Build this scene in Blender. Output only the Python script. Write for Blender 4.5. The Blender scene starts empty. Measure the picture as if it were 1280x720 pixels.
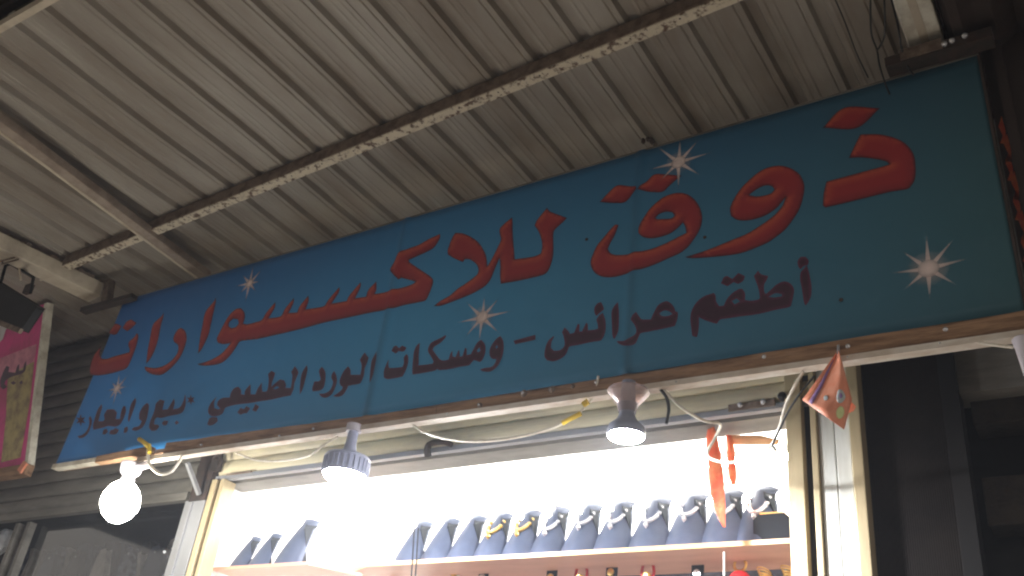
import bpy, math, random
import numpy as np
from mathutils import Vector, Matrix
from mathutils.geometry import delaunay_2d_cdt
random.seed(7)
rng = np.random.default_rng(7)
scene = bpy.context.scene

# ------------------------------------------------------------------ camera
FPX, EYE = 1193.0, 1.5
RM = np.array([[0.84284246, -0.1898543, -0.50355926],
               [0.52668249, 0.48322048, 0.69935936],
               [0.11055376, -0.85466561, 0.50727168]])      # camera axes (right, down, forward) -> street axes
cam = bpy.data.cameras.new('camera'); camo = bpy.data.objects.new('camera', cam)
scene.collection.objects.link(camo); scene.camera = camo
cam.sensor_width = 36; cam.lens = FPX / 1280 * 36; cam.clip_start = 0.05; cam.clip_end = 500
mw = Matrix.Identity(4)
for r in range(3):
    mw[r][0] = RM[r, 0]; mw[r][1] = -RM[r, 1]; mw[r][2] = -RM[r, 2]
mw[2][3] = EYE
camo.matrix_world = mw

# ------------------------------------------------------------------ night sky, exposure
world = bpy.data.worlds.new('World'); scene.world = world; world.use_nodes = True
bg = world.node_tree.nodes['Background']
bg.inputs['Color'].default_value = (1.0, 0.91, 0.80, 1); bg.inputs['Strength'].default_value = 0.34
scene.view_settings.view_transform = 'Standard'; scene.view_settings.look = 'None'
scene.view_settings.exposure = 0.95; scene.view_settings.gamma = 1
scene.cycles.filter_width = 2.2
scene.cycles.max_bounces = 6

# strengths of the lamps that the street shows
L_GLOBE, L_FLOOD, L_TUBE = 34.0, 1000.0, 110.0

# ------------------------------------------------------------------ helpers
def ray(u, v): return RM @ np.array([u - 640, v - 360, FPX])
def P(u, v, y):
    r = ray(u, v) * (y / ray(u, v)[1]); return Vector((r[0], r[1], r[2] + EYE))
def PZ(u, v, z):
    q = ray(u, v); r = q * ((z - EYE) / q[2]); return Vector((r[0], r[1], z))

def link(o): scene.collection.objects.link(o); return o
def tagp(o, label=None, cat=None, group=None, kind=None):
    if label: o['label'] = label
    if cat: o['category'] = cat
    if group: o['group'] = group
    if kind: o['kind'] = kind
    return o
def thing(name, loc, label, cat, group=None):
    o = link(bpy.data.objects.new(name, None)); o.location = loc; o.empty_display_size = .05
    return tagp(o, label, cat, group)
def wloc(o):
    v = Vector((0, 0, 0))
    while o: v += o.location; o = o.parent
    return v

class MB:
    def __init__(s): s.v = []; s.f = []; s.sm = []
    def add(s, vs, fs, smooth=False):
        b = len(s.v); s.v += [tuple(x) for x in vs]; s.f += [tuple(b + i for i in f) for f in fs]; s.sm += [smooth] * len(fs); return s
    def box(s, a, b):
        x0, y0, z0 = (min(a[i], b[i]) for i in range(3)); x1, y1, z1 = (max(a[i], b[i]) for i in range(3))
        vs = [(x0,y0,z0),(x1,y0,z0),(x1,y1,z0),(x0,y1,z0),(x0,y0,z1),(x1,y0,z1),(x1,y1,z1),(x0,y1,z1)]
        return s.add(vs, [(0,3,2,1),(4,5,6,7),(0,1,5,4),(1,2,6,5),(2,3,7,6),(3,0,4,7)])
    def bar(s, p, q, w, h, up=(0,0,1)):
        p, q = Vector(p), Vector(q); d = (q - p).normalized(); sd = d.cross(Vector(up)).normalized(); u = sd.cross(d)
        vs = [e + sd * (w / 2 * a) + u * (h / 2 * b) for e in (p, q) for a, b in ((-1,-1),(1,-1),(1,1),(-1,1))]
        return s.add(vs, [(0,1,2,3),(7,6,5,4),(0,4,5,1),(1,5,6,2),(2,6,7,3),(3,7,4,0)])
    def tube(s, pts, r, n=7, sub=6):
        pts = [Vector(p) for p in pts]
        if len(pts) > 2 and sub > 1:
            o = []
            for i in range(len(pts) - 1):
                a = pts[max(i-1, 0)]; b = pts[i]; c = pts[i+1]; d = pts[min(i+2, len(pts)-1)]
                for k in range(sub):
                    t = k / sub
                    o.append(.5 * ((2*b) + (c-a)*t + (2*a-5*b+4*c-d)*t*t + (3*b-a-3*c+d)*t**3))
            o.append(pts[-1]); pts = o
        vs = []; fs = []
        for i, p in enumerate(pts):
            d = (pts[min(i+1, len(pts)-1)] - pts[max(i-1, 0)]).normalized()
            a = d.cross(Vector((.31, .87, .38))).normalized(); b = d.cross(a)
            rr = r if not callable(r) else r(i / (len(pts)-1))
            vs += [p + (a * math.cos(2*math.pi*k/n) + b * math.sin(2*math.pi*k/n)) * rr for k in range(n)]
        for i in range(len(pts)-1):
            fs += [(i*n+k, i*n+(k+1) % n, (i+1)*n+(k+1) % n, (i+1)*n+k) for k in range(n)]
        fs += [tuple(range(n))[::-1], tuple((len(pts)-1)*n + k for k in range(n))]
        return s.add(vs, fs, True)
    def lathe(s, c, prof, n=24, axis=Vector((0,0,1)), cap=True):
        c = Vector(c); axis = Vector(axis).normalized()
        a = axis.orthogonal().normalized(); b = axis.cross(a); vs = []; fs = []
        for r, h in prof:
            vs += [c + axis*h + (a*math.cos(2*math.pi*k/n) + b*math.sin(2*math.pi*k/n))*r for k in range(n)]
        for i in range(len(prof)-1):
            fs += [(i*n+k, i*n+(k+1) % n, (i+1)*n+(k+1) % n, (i+1)*n+k) for k in range(n)]
        if cap: fs += [tuple(range(n))[::-1], tuple((len(prof)-1)*n + k for k in range(n))]
        return s.add(vs, fs, True)
    def prism(s, poly, off):
        off = Vector(off); n = len(poly); vs = [Vector(p) for p in poly] + [Vector(p) + off for p in poly]
        return s.add(vs, [tuple(range(n)), tuple(range(n, 2*n))[::-1]] + [(i, (i+1) % n, n+(i+1) % n, n+i) for i in range(n)])
    def build(s, name, m, parent=None, bevel=0, **kw):
        off = wloc(parent) if parent else Vector((0, 0, 0))
        me = bpy.data.meshes.new(name)
        me.from_pydata([tuple(Vector(v) - off) for v in s.v], [], s.f); me.update()
        me.polygons.foreach_set('use_smooth', s.sm)
        me.materials.append(m)
        o = link(bpy.data.objects.new(name, me))
        if parent: o.parent = parent
        if bevel:
            b = o.modifiers.new('bevel', 'BEVEL'); b.width = bevel; b.segments = 2; b.limit_method = 'ANGLE'
        if any(s.sm) and not all(s.sm) is None:
            try: me.set_sharp_from_angle(angle=math.radians(40))
            except Exception: pass
        return tagp(o, **kw)

def dup(root, delta, label=None):
    r = link(root.copy()); r.location = root.location + Vector(delta)
    if label: r['label'] = label
    def rec(src, dst):
        for ch in list(src.children):
            c = link(ch.copy()); c.parent = dst; rec(ch, c)
    rec(root, r); return r

# ------------------------------------------------------------------ materials
def mat(name, col, rough=.6, metal=0, col2=None, scale=8, stretch=(1,1,1), amount=.5, bump=0, bscale=60, emit=None, trans=0, alpha=1, lo=.42, hi=.62, spec=.5):
    m = bpy.data.materials.new(name); m.use_nodes = True; nt = m.node_tree; b = nt.nodes['Principled BSDF']
    b.inputs['Base Color'].default_value = (*col, 1); b.inputs['Roughness'].default_value = rough; b.inputs['Metallic'].default_value = metal
    b.inputs['Specular IOR Level'].default_value = spec
    tc = nt.nodes.new('ShaderNodeTexCoord'); mp = nt.nodes.new('ShaderNodeMapping'); mp.inputs['Scale'].default_value = stretch
    g = nt.nodes.new('ShaderNodeNewGeometry'); nt.links.new(g.outputs['Position'], mp.inputs['Vector'])
    if col2:
        n = nt.nodes.new('ShaderNodeTexNoise'); n.inputs['Scale'].default_value = scale; n.inputs['Detail'].default_value = 8; n.inputs['Roughness'].default_value = .65
        r = nt.nodes.new('ShaderNodeMapRange'); r.inputs['From Min'].default_value = lo; r.inputs['From Max'].default_value = hi; r.inputs['To Max'].default_value = amount
        mx = nt.nodes.new('ShaderNodeMix'); mx.data_type = 'RGBA'
        mx.inputs[6].default_value = (*col, 1); mx.inputs[7].default_value = (*col2, 1)
        nt.links.new(mp.outputs[0], n.inputs['Vector']); nt.links.new(n.outputs['Fac'], r.inputs['Value'])
        nt.links.new(r.outputs[0], mx.inputs[0]); nt.links.new(mx.outputs[2], b.inputs['Base Color'])
    if bump:
        n2 = nt.nodes.new('ShaderNodeTexNoise'); n2.inputs['Scale'].default_value = bscale; n2.inputs['Detail'].default_value = 5
        bp = nt.nodes.new('ShaderNodeBump'); bp.inputs['Strength'].default_value = bump; bp.inputs['Distance'].default_value = .01
        nt.links.new(mp.outputs[0], n2.inputs['Vector']); nt.links.new(n2.outputs['Fac'], bp.inputs['Height']); nt.links.new(bp.outputs[0], b.inputs['Normal'])
    if emit:
        b.inputs['Emission Color'].default_value = (*emit[0], 1); b.inputs['Emission Strength'].default_value = emit[1]
    if trans: b.inputs['Transmission Weight'].default_value = trans
    return m
def print_mat(name, rough=.55, alpha=False):
    m = bpy.data.materials.new(name); m.use_nodes = True; nt = m.node_tree; b = nt.nodes['Principled BSDF']
    a = nt.nodes.new('ShaderNodeAttribute'); a.attribute_name = 'print'; a.attribute_type = 'GEOMETRY'
    nt.links.new(a.outputs['Color'], b.inputs['Base Color']); b.inputs['Roughness'].default_value = rough
    if alpha: nt.links.new(a.outputs['Alpha'], b.inputs['Alpha'])
    g = nt.nodes.new('ShaderNodeNewGeometry'); n2 = nt.nodes.new('ShaderNodeTexNoise'); n2.inputs['Scale'].default_value = 3
    bp = nt.nodes.new('ShaderNodeBump'); bp.inputs['Strength'].default_value = .35; bp.inputs['Distance'].default_value = .05
    nt.links.new(g.outputs['Position'], n2.inputs['Vector']); nt.links.new(n2.outputs['Fac'], bp.inputs['Height']); nt.links.new(bp.outputs[0], b.inputs['Normal'])
    return m

M_sheet = mat('galvanised_sheet', (.37,.335,.285), .55, .0, (.20,.155,.115), 2.2, (1.6,.35,1), .9, .12, 25, lo=.38, hi=.7)
M_rustbeam = mat('rusty_steel', (.24,.18,.135), .8, 0, (.11,.07,.05), 18, amount=.8, bump=.4)
M_rafter = mat('brown_grey_paint', (.36,.29,.23), .7, 0, (.24,.18,.14), 12, amount=.8, bump=.2)
M_lip = mat('peeling_cream_paint', (.66,.58,.44), .7, 0, (.13,.075,.05), 26, amount=1, bump=.5, lo=.50, hi=.60)
M_cream = mat('cream_paint', (.62,.54,.42), .6, 0, (.33,.26,.17), 9, amount=.6, bump=.15, lo=.45, hi=.75)
M_dirtywhite = mat('dirty_white_paint', (.84,.80,.68), .55, 0, (.42,.35,.26), 12, amount=.6, bump=.1)
M_dark = mat('dark_steel', (.035,.027,.022), .7, 0, (.07,.04,.03), 15, amount=.7, bump=.2)
M_wood = mat('weathered_timber', (.42,.25,.14), .75, 0, (.13,.065,.035), 14, (.35,1,3), .85, .5, 45, lo=.4, hi=.65)
M_woodedge = mat('lamplit_timber_underside', (.80,.74,.66), .6, 0, (.5,.36,.24), 10, (.5,1,1), .6, .2)  # paler than the timber, for lamp light from below
M_tan = mat('tan_aluminium', (.52,.42,.25), .45, .15, (.38,.29,.17), 10, (1,1,.2), .5, .1)
M_slat = mat('beige_shutter_paint', (.72,.63,.42), .5, 0, (.48,.41,.30), 6, (.4,1,2), .7, .1)
M_slatgrey = mat('grey_shutter_paint', (.20,.185,.16), .55, 0, (.11,.10,.085), 5, (.4,1,2), .8, .15)
M_col = mat('grey_column_paint', (.27,.27,.28), .5, 0, (.19,.19,.19), 6, (1,1,.3), .5, .1)
M_pvc = mat('white_pvc', (.72,.72,.66), .4, 0, (.55,.53,.45), 14, (2,1,.3), .5, .06)
M_black = mat('black_plastic', (.012,.011,.011), .5, spec=.25)
M_blackmetal = mat('dark_wall_panel', (.014,.011,.010), .8, 0, (.024,.019,.016), 4, amount=.7, spec=.12)
M_block = mat('dark_brown_concrete_block', (.040,.030,.022), .9, 0, (.022,.018,.016), 12, amount=.8, bump=.6)  # dark brown mottled with a darker tone
M_blackrubber = mat('black_cable_sheath', (.012,.012,.013), .5)
M_whitecable = mat('white_cable_sheath', (.75,.70,.60), .45, 0, (.55,.45,.32), 30, amount=.5)
M_yellow = mat('yellow_tape', (.75,.52,.05), .5)
M_asphalt = mat('asphalt', (.10,.095,.09), .85, 0, (.06,.055,.05), 5, amount=.8, bump=.4)
M_paving = mat('worn_paving', (.34,.30,.25), .7, 0, (.2,.17,.14), 3, amount=.8, bump=.3)
M_wallint = mat('white_shop_wall', (.85,.85,.83), .6)
M_shelf = mat('peach_shelf_board', (.68,.36,.24), .5, 0, (.55,.27,.18), 10, (.3,1,1), .5)
M_shelfedge = mat('gold_shelf_edging', (.85,.55,.25), .35)
M_velvet = mat('grey_velvet', (.085,.105,.165), .6, 0, (.06,.075,.12), 12, amount=.5)
M_black2 = mat('black_velvet', (.02,.024,.03), .9)
M_gold = mat('gold_plate', (.85,.55,.18), .3, .8)
M_silver = mat('silver_beads', (.85,.85,.88), .25, .6)
M_red = mat('red_enamel', (.55,.02,.025), .35)
M_orange = mat('orange_plastic_flag', (.85,.30,.17), .55, 0, (.88,.42,.28), 12, amount=.7, bump=.3, bscale=20)
M_orangeglow = mat('orange_red_ribbon', (.75,.10,.03), .6, 0, (.85,.28,.10), 14, amount=.8)
M_blueprint = mat('blue_print', (.28,.17,.38), .5); M_paleprint = mat('pale_blue_print', (.50,.55,.55), .5)
M_lampwhite = mat('grey_white_lamp_housing', (.42,.45,.60), .4)
M_lampdark = mat('slate_lamp_housing', (.26,.28,.36), .35)
M_sockwhite = mat('white_ceramic_socket', (.66,.62,.68), .35)
M_clear = mat('smoked_clear_shade', (.88,.72,.70), .12, trans=.75)
M_globe = mat('lit_globe', (1,1,1), .4, emit=((1,.97,.86), L_GLOBE))
M_flood = mat('lit_led_face', (1,1,1), .4, emit=((.93,.95,1), L_FLOOD))
M_tube = mat('lit_tube', (1,1,1), .4, emit=((1,.98,.93), L_TUBE))
M_glint = mat('small_lit_lens', (1,1,1), .4, emit=((1,1,1), .5))
M_brown = mat('brown_awning_cloth', (.10,.065,.04), .9, 0, (.16,.13,.07), 3, amount=.9)
M_darkcloth = mat('dark_brown_sheet', (.040,.026,.020), .85, 0, (.05,.03,.025), 4, (1,3,1), .8, .3, 8)
M_magenta = mat('magenta_banner', (.78,.06,.30), .55, 0, (.45,.06,.14), 4, amount=.7)
M_yellowprint = mat('ochre_banner_print', (.50,.40,.16), .55, 0, (.20,.12,.07), 11, amount=.9, lo=.42, hi=.66)
M_pinkprint = mat('pale_pink_banner_print', (.75,.30,.40), .55, 0, (.45,.12,.2), 12, amount=.7)
M_whiteprint = mat('white_banner_print', (.75,.72,.74), .5)
M_inkblack = mat('black_banner_ink', (.03,.02,.03), .5)
M_flame = mat('flame_print', (.55,.07,.02), .6, 0, (.7,.2,.04), 20, amount=.7)
M_glass = mat('shop_glass', (1,1,1), .03, trans=1.0)
M_garment = [mat('dark_goods_a', (.03,.035,.06), .5, 0, (.14,.15,.20), 25, amount=.8), mat('dark_goods_b', (.34,.31,.28), .7, 0, (.5,.46,.42), 18, amount=.6),
             mat('dark_goods_c', (.05,.04,.04), .7), mat('dark_goods_d', (.03,.04,.07), .6)]

# ------------------------------------------------------------------ ground and canopy
g = MB().box((-60,-60,-.2),(60,60,0)).build('road', M_asphalt, kind='structure')
MB().box((-9,-1.2,.0),(3,3.5,.12)).build('pavement', M_paving, kind='structure')

ROOF = EYE + 2.97
Y0R, Y1R, PITCH, RX = 1.235, 3.72, .227, -2.935
roof = thing('canopy_roof', (-3.5, 2.4, ROOF), 'ribbed galvanised steel canopy roof on rusty purlins above the blue sign', 'canopy roof')
def sheet_profile(k, n):
    pts = []
    for i in range(n):
        c = RX + (k + i) * PITCH
        w = PITCH
        pr = [(-w/2, 0), (-.064, 0), (-.058, .006), (-.052, 0), (-.030, 0), (-.019, .030), (.019, .030), (.030, 0)]
        # fine stiffening ridges in the pan
        for q in (.052, .085):
            pr += [(q-.010, 0), (q-.002, -.0026), (q+.002, -.0026), (q+.008, 0)]
        pts += [(c + a, b) for a, b in pr]
    pts.append((RX + (k + n - .5) * PITCH, 0))
    return pts
k = -22
idx = 0
while RX + k * PITCH < -.30:
    n = min(5, int(round((-.26 - (RX + (k-.5) * PITCH)) / PITCH)))
    if n <= 0: break
    pr = sheet_profile(k, n); dz = .0025 * (idx % 2); m = MB(); ny = 10
    vs = []; fs = []
    for j in range(ny + 1):
        y = Y0R + (Y1R - Y0R) * j / ny + .012 * math.sin(idx * 1.7)
        vs += [(x + .003*math.sin(j+idx), y, ROOF + z + dz + .0035*math.sin(y*5 + x*3)) for x, z in pr]
    L = len(pr)
    for j in range(ny):
        fs += [(j*L+i, j*L+i+1, (j+1)*L+i+1, (j+1)*L+i) for i in range(L-1)]
    m.add(vs, fs)
    o = m.build('roof_sheet', M_sheet, roof)
    sd = o.modifiers.new('thickness', 'SOLIDIFY'); sd.thickness = .0015; sd.offset = 1
    k += n; idx += 1
# purlin (skewed) with peeling lower lip, standing across the ribs
zt = ROOF - .008
def purlin(p, q, lab=None, hh=.068, mt=M_rustbeam):
    d = (q - p).normalized(); s_ = Vector((d.y, -d.x, 0))
    up = MB().bar(p + Vector((0,0,-hh/2)), q + Vector((0,0,-hh/2)), .008, hh).build('purlin', mt, roof)
    lo = MB().bar(p + Vector((0,0,-hh-.002)) + s_*-.026, q + Vector((0,0,-hh-.002)) + s_*-.026, .052, .007).build('purlin_lip', M_lip, up)
    if lab: up['label'] = lab
    return up
a = PZ(80, 326, zt-.03); b = PZ(880, -4, zt-.03); d = (b - a)
pa = Vector((a.x, a.y, zt)); pb = Vector((b.x, b.y, zt)); pb = pa + (pb - pa) * 1.2
purlin(pa, pb, 'rusty purlin with peeling cream lower lip')
# roof edge angle
e = MB().box((-8.2, Y0R-.022, ROOF-.050), (-.2, Y0R+.010, ROOF-.008)).build('edge_trim', M_cream, roof)
# bolts hanging through along the purlin
mb = MB()
for i in range(24):
    c = pa.lerp(pb, (i+.5)/24)
    mb.lathe(c + Vector((0, .02, -.063)), [(.001,-.012),(.006,-.010),(.006,0)], 8)
mb.build('purlin_bolts', M_dark, roof, kind='stuff')

# rafters (their own things: they carry the roof)
r1 = thing('rafter_beam', (-5.3, 2.4, EYE+2.8), 'thick cream box beam over the magenta banner, wires tied round it', 'roof beam')
c0 = PZ(-40, 296, EYE+2.83); c1 = PZ(152, 388, EYE+2.83)
c1.y = 2.98
MB().bar(Vector((c0.x-.03, c0.y-.25, EYE+2.865)), Vector((c1.x-.03, c1.y, EYE+2.865)), .155, .10).build('box_section', M_cream, r1, bevel=.006)
mb = MB()
for t in (.30, .33):
    q = Vector((c0.x-.03, c0.y, EYE+2.865)).lerp(Vector((c1.x-.03, c1.y, EYE+2.865)), t)
    mb.tube([q+Vector((-.082,0,-.055)), q+Vector((-.082,0,.055)), q+Vector((.082,.01,.055)), q+Vector((.082,.01,-.055)), q+Vector((-.082,0,-.055))], .004, 6, 1)
mb.build('tie_wire', M_rustbeam, r1)
mb = MB()
q = Vector((c0.x-.03, c0.y, EYE+2.865)).lerp(Vector((c1.x-.03, c1.y, EYE+2.865)), .62)
mb.box(q+Vector((-.079,-.006,-.052)), q+Vector((.079,.006,.050)))
mb.build('weld_strap', M_cream, r1)
mb = MB()
for i in range(60):
    q = Vector((c0.x+.05, c0.y, EYE+2.917)).lerp(Vector((c1.x+.05, c1.y, EYE+2.917)), random.random())
    mb.box(q+Vector((-.01,-.012,-.004)), q+Vector((random.uniform(.002,.012), .012, random.uniform(.004,.02))))
mb.build('rust_flakes', M_rustbeam, r1, kind='stuff')

r2 = thing('rafter_beam', (-4.5, 2.3, EYE+2.8), 'thin brown steel rafter crossing under the rusty purlin', 'roof beam')
p0 = PZ(-30, 138, EYE+2.86); p1 = PZ(258, 352, EYE+2.86)
MB().bar(Vector((p0.x+.015, p0.y, EYE+2.885)), Vector((p1.x+.015, p1.y-.02, EYE+2.885)), .072, .05).build('box_section', M_rafter, r2, bevel=.004)
MB().bar(Vector((p0.x-.03, p0.y, EYE+2.862)), Vector((p1.x-.03, p1.y-.02, EYE+2.862)), .02, .01).build('lower_edge', M_cream, r2)

r3 = thing('rafter_beam', (-.3, 2.4, EYE+2.86), 'pale white-painted box beam above the right end of the blue sign', 'roof beam')
w0 = PZ(1095, -40, EYE+2.86); w1 = PZ(1139, 66, EYE+2.86)
MB().bar(Vector((-.33, 1.5, EYE+2.905)), Vector((-.33, 3.0, EYE+2.905)), .125, .09).build('box_section', M_dirtywhite, r3, bevel=.006)
MB().box((-.345, 1.5, EYE+2.857), (-.315, 3.0, EYE+2.8595)).build('weld_seam', M_cream, r3)

# dark sheet added in place of the dark roof at the right, awning across the lane
t = thing('added_dark_sheet', (.6, 2.4, EYE+3.0), 'dark brown sheet added in place of the dark roof beside the white beam', 'added_dark_sheet')
vs = []; fs = []
NX, NY = 26, 14
for i in range(NX+1):
    for j in range(NY+1):
        x = -.262 + i*.035; y = 1.2 + j*.19
        vs.append((x, y, EYE+2.955 - .05*abs(math.sin(i*.9)) - .03*math.sin(j*.8+i*.3) - (.05 if i else 0)))
for i in range(NX):
    for j in range(NY): fs.append((i*(NY+1)+j, (i+1)*(NY+1)+j, (i+1)*(NY+1)+j+1, i*(NY+1)+j+1))
MB().add(vs, fs, True).build('cloth', M_darkcloth, t)
MB().box((-.262, 1.2, EYE+2.90), (-.255, 3.7, EYE+3.03)).build('gap_closer', M_darkcloth, t)  # added closure, keeps bright sky out of the gap
MB().box((-.60, 1.2, EYE+3.035), (.64, 3.7, EYE+3.05)).build('sky_screen', M_darkcloth, t)  # added sheet above the roof end, blocks the bright sky
t = thing('lane_awning', (-4, .2, EYE+3.5), 'brown patched awning beyond the canopy edge', 'awning')
vs = []; fs = []
for i in range(41):
    for j in range(9):
        vs.append((-11 + i*.35, -1.0 + j*.29 - .005*(i % 3), EYE+3.45 + .05*math.sin(i*1.3) + .06*math.sin(j*.9)))
for i in range(40):
    for j in range(8): fs.append((i*9+j, (i+1)*9+j, (i+1)*9+j+1, i*9+j+1))
MB().add(vs, fs, True).build('cloth', M_brown, t)
MB().bar((-9, 1.34, EYE+3.36), (1, 1.34, EYE+3.36), .03, .05).build('rail', M_dark, t)
MB().box((-14, -3.0, EYE+3.70), (3, 3.0, EYE+3.72)).build('sky_screen', M_brown, t)  # added sheet, hides the bright sky past the awning

# ------------------------------------------------------------------ blue sign board
SY = 3.0
TL, TR = P(155, 375, SY), P(1222, 68, SY); BL, BR = P(68, 582, SY), P(1280, 388, SY)
SX0, SX1 = -5.23, -.166
ZB, ZT = EYE+1.650, EYE+2.757
FOLDS = [P(462, 500, SY).x, P(788, 400, SY).x]
def wav(x, z):
    w = .004*math.sin(x*2.1+.5)*math.sin((z-ZB)/(ZT-ZB)*math.pi)
    for f in FOLDS: w -= .010*math.exp(-((x-f-.01*(z-ZB))/.022)**2) 
    return w
sign = thing('shop_sign', ((SX0+SX1)/2, SY, ZB), 'long blue fabric sign with big red Arabic lettering above the lit shop', 'shop sign')

def srgb(r, g_, b): return tuple(((c/255)/12.92 if c/255 <= .04045 else ((c/255+.055)/1.055)**2.4) for c in (r, g_, b))
def set_print(me, cols):
    at = me.color_attributes.new('print', 'FLOAT_COLOR', 'POINT'); at.data.foreach_set('color', np.asarray(cols, dtype=np.float32).ravel())

M_banner = print_mat('banner_print_shaded'); M_letter = print_mat('letter_print', .5); M_star = print_mat('star_print', .5, True)
# face grid, fine in x so the folds show
nx, nz = 340, 24
vs = []; cols = []
LB, MBc, RB = np.array((.026,.24,.70)), np.array((.055,.34,.66)), np.array((.038,.125,.155))  # print hues; right end also darkened where less lamp light falls
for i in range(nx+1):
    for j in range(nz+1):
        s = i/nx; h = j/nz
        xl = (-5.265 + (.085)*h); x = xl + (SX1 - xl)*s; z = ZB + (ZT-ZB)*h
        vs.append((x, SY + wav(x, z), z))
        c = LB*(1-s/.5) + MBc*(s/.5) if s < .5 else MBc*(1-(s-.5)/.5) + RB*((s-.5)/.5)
        top_shade = 1 - .55*max(0, min(1, (h-.45)/.5)) * (1 - .3*s)  # upper part darkened in the colour, as lamp light fades upwards
        c = c*np.array((top_shade, top_shade**.8, top_shade**.6))
        for f in FOLDS: c = c*(1 - .35*math.exp(-((x-f)/.02)**2)*(1-.6*h))  # crease shade put into the colour along the folds
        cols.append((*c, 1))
fs = [(i*(nz+1)+j, (i+1)*(nz+1)+j, (i+1)*(nz+1)+j+1, i*(nz+1)+j+1) for i in range(nx) for j in range(nz)]
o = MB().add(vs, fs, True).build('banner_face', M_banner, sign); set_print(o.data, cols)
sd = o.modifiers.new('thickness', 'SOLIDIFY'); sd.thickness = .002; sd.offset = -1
fr = MB()
fr.box((-5.235, SY+.012, ZB-.02), (SX1, SY+.05, ZB+.02)).box((-5.16, SY+.012, ZT-.04), (SX1, SY+.05, ZT-.004))
for x in (-5.15, -4.2, -3.2, -2.2, -1.2, -.2): fr.box((x-.02, SY+.0125, ZB+.021), (x+.02, SY+.05, ZT-.041))
fr.build('wooden_frame', M_wood, sign)
MB().box((-5.185, SY-.004, ZT-.003), (SX1+.004, SY+.052, ZT+.004)).build('top_trim', M_slatgrey, sign)
MB().box((SX1-.001, SY-.004, ZB), (SX1+.008, SY+.052, ZT-.004)).build('side_trim', M_dark, sign)
MB().prism([(-5.275, SY-.012, ZB-.022), (-4.62, SY-.012, ZB-.022), (-4.62, SY-.012, ZB+.004), (-5.268, SY-.012, ZB+.004)], (0, .05, 0)).build('bottom_hem', M_dirtywhite, sign)

# --- lettering
def smooth_poly(pts, step=3.0):
    pts = [np.array(p, float) for p in pts]; n = len(pts); out = []
    corner = []
    for i in range(n):
        a = pts[i]-pts[i-1]; b = pts[(i+1) % n]-pts[i]
        an = abs(math.degrees(math.atan2(a[0]*b[1]-a[1]*b[0], a.dot(b)))); corner.append(an > 48)
    for i in range(n):
        p0, p1, p2, p3 = pts[i-1], pts[i], pts[(i+1) % n], pts[(i+2) % n]
        m1 = np.zeros(2) if False else ((p2-p1) if corner[i] else (p2-p0)/2)
        m2 = (p2-p1) if corner[(i+1) % n] else (p3-p1)/2
        k = max(1, int(np.hypot(*(p2-p1))/step))
        for j in range(k):
            t = j/k; h = 2*t**3-3*t*t+1, t**3-2*t*t+t, -2*t**3+3*t*t, t**3-t*t
            out.append(h[0]*p1 + h[1]*m1 + h[2]*p2 + h[3]*m2)
    return out
def inside(pt, poly):
    x, y = pt; c = False; j = len(poly)-1
    for i in range(len(poly)):
        xi, yi = poly[i]; xj, yj = poly[j]
        if (yi > y) != (yj > y) and x < (xj-xi)*(y-yi)/(yj-yi)+xi: c = not c
        j = i
    return c
def inside_np(pts, poly):
    poly = np.asarray(poly); c = np.zeros(len(pts), bool); a = poly; b = np.roll(poly, 1, 0)
    for (xi, yi), (xj, yj) in zip(a, b):
        if yi == yj: continue
        m = ((yi > pts[:,1]) != (yj > pts[:,1])) & (pts[:,0] < (xj-xi)*(pts[:,1]-yi)/(yj-yi)+xi); c ^= m
    return c
def flat_glyph(name, loops2d, to3d, material, parent, colour, grid=.011, step=.012, label=None):
    """A piece of print: outline loops in metres on its board, triangulated, coloured by distance from its own outline."""
    loops = loops2d
    allv = np.array([p for l in loops for p in l]); edges = []; b = 0
    for l in loops:
        edges += [(b+i, b+(i+1) % len(l)) for i in range(len(l))]; b += len(l)
    lo, hi = allv.min(0), allv.max(0)
    gx, gz = np.meshgrid(np.arange(lo[0], hi[0], grid), np.arange(lo[1], hi[1], grid)); gp = np.stack([gx.ravel(), gz.ravel()], 1)
    ins = np.zeros(len(gp), bool)
    for l in loops: ins ^= inside_np(gp, l)
    gp = gp[ins]
    if len(gp):
        dd = np.sqrt(((gp[:, None]-allv[None])**2).sum(2)); gp = gp[dd.min(1) > grid*.45]
    pts = [Vector(p) for p in allv] + [Vector(p) for p in gp]
    V, E_, F, *_ = delaunay_2d_cdt(pts, edges, [], 0, 1e-6)
    V = np.array([tuple(v) for v in V]); F = [f for f in F if len(f) == 3]
    cen = np.array([V[list(f)].mean(0) for f in F]); ok = np.zeros(len(F), bool)
    for l in loops: ok ^= inside_np(cen, l)
    F = [tuple(f) for f, k_ in zip(F, ok) if k_]
    segn = []
    for l in loops:
        l = np.asarray(l)
        segn.append(l)
    A = np.concatenate(segn); d = np.sqrt(((V[:, None]-A[None])**2).sum(2)); near = d.argmin(1); dist = d.min(1)
    dirn = A[near]-V; nn = np.linalg.norm(dirn, axis=1, keepdims=True); dirn = dirn/np.maximum(nn, 1e-6)
    cols = colour(dist, dirn)
    mb = MB().add([to3d(x, z) for x, z in V], F)
    # face the viewer (-Y)
    o = mb.build(name, material, parent)
    me = o.data
    if len(me.polygons) and me.polygons[0].normal.y > 0: me.flip_normals()
    set_print(me, cols)
    if label: o['label'] = label
    return o
def px_to_sign(u, v): p = P(u, v, SY); return (p.x, p.z)
def on_sign(off):
    return lambda x, z: (x, SY + wav(x, z) - off, z)
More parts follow.
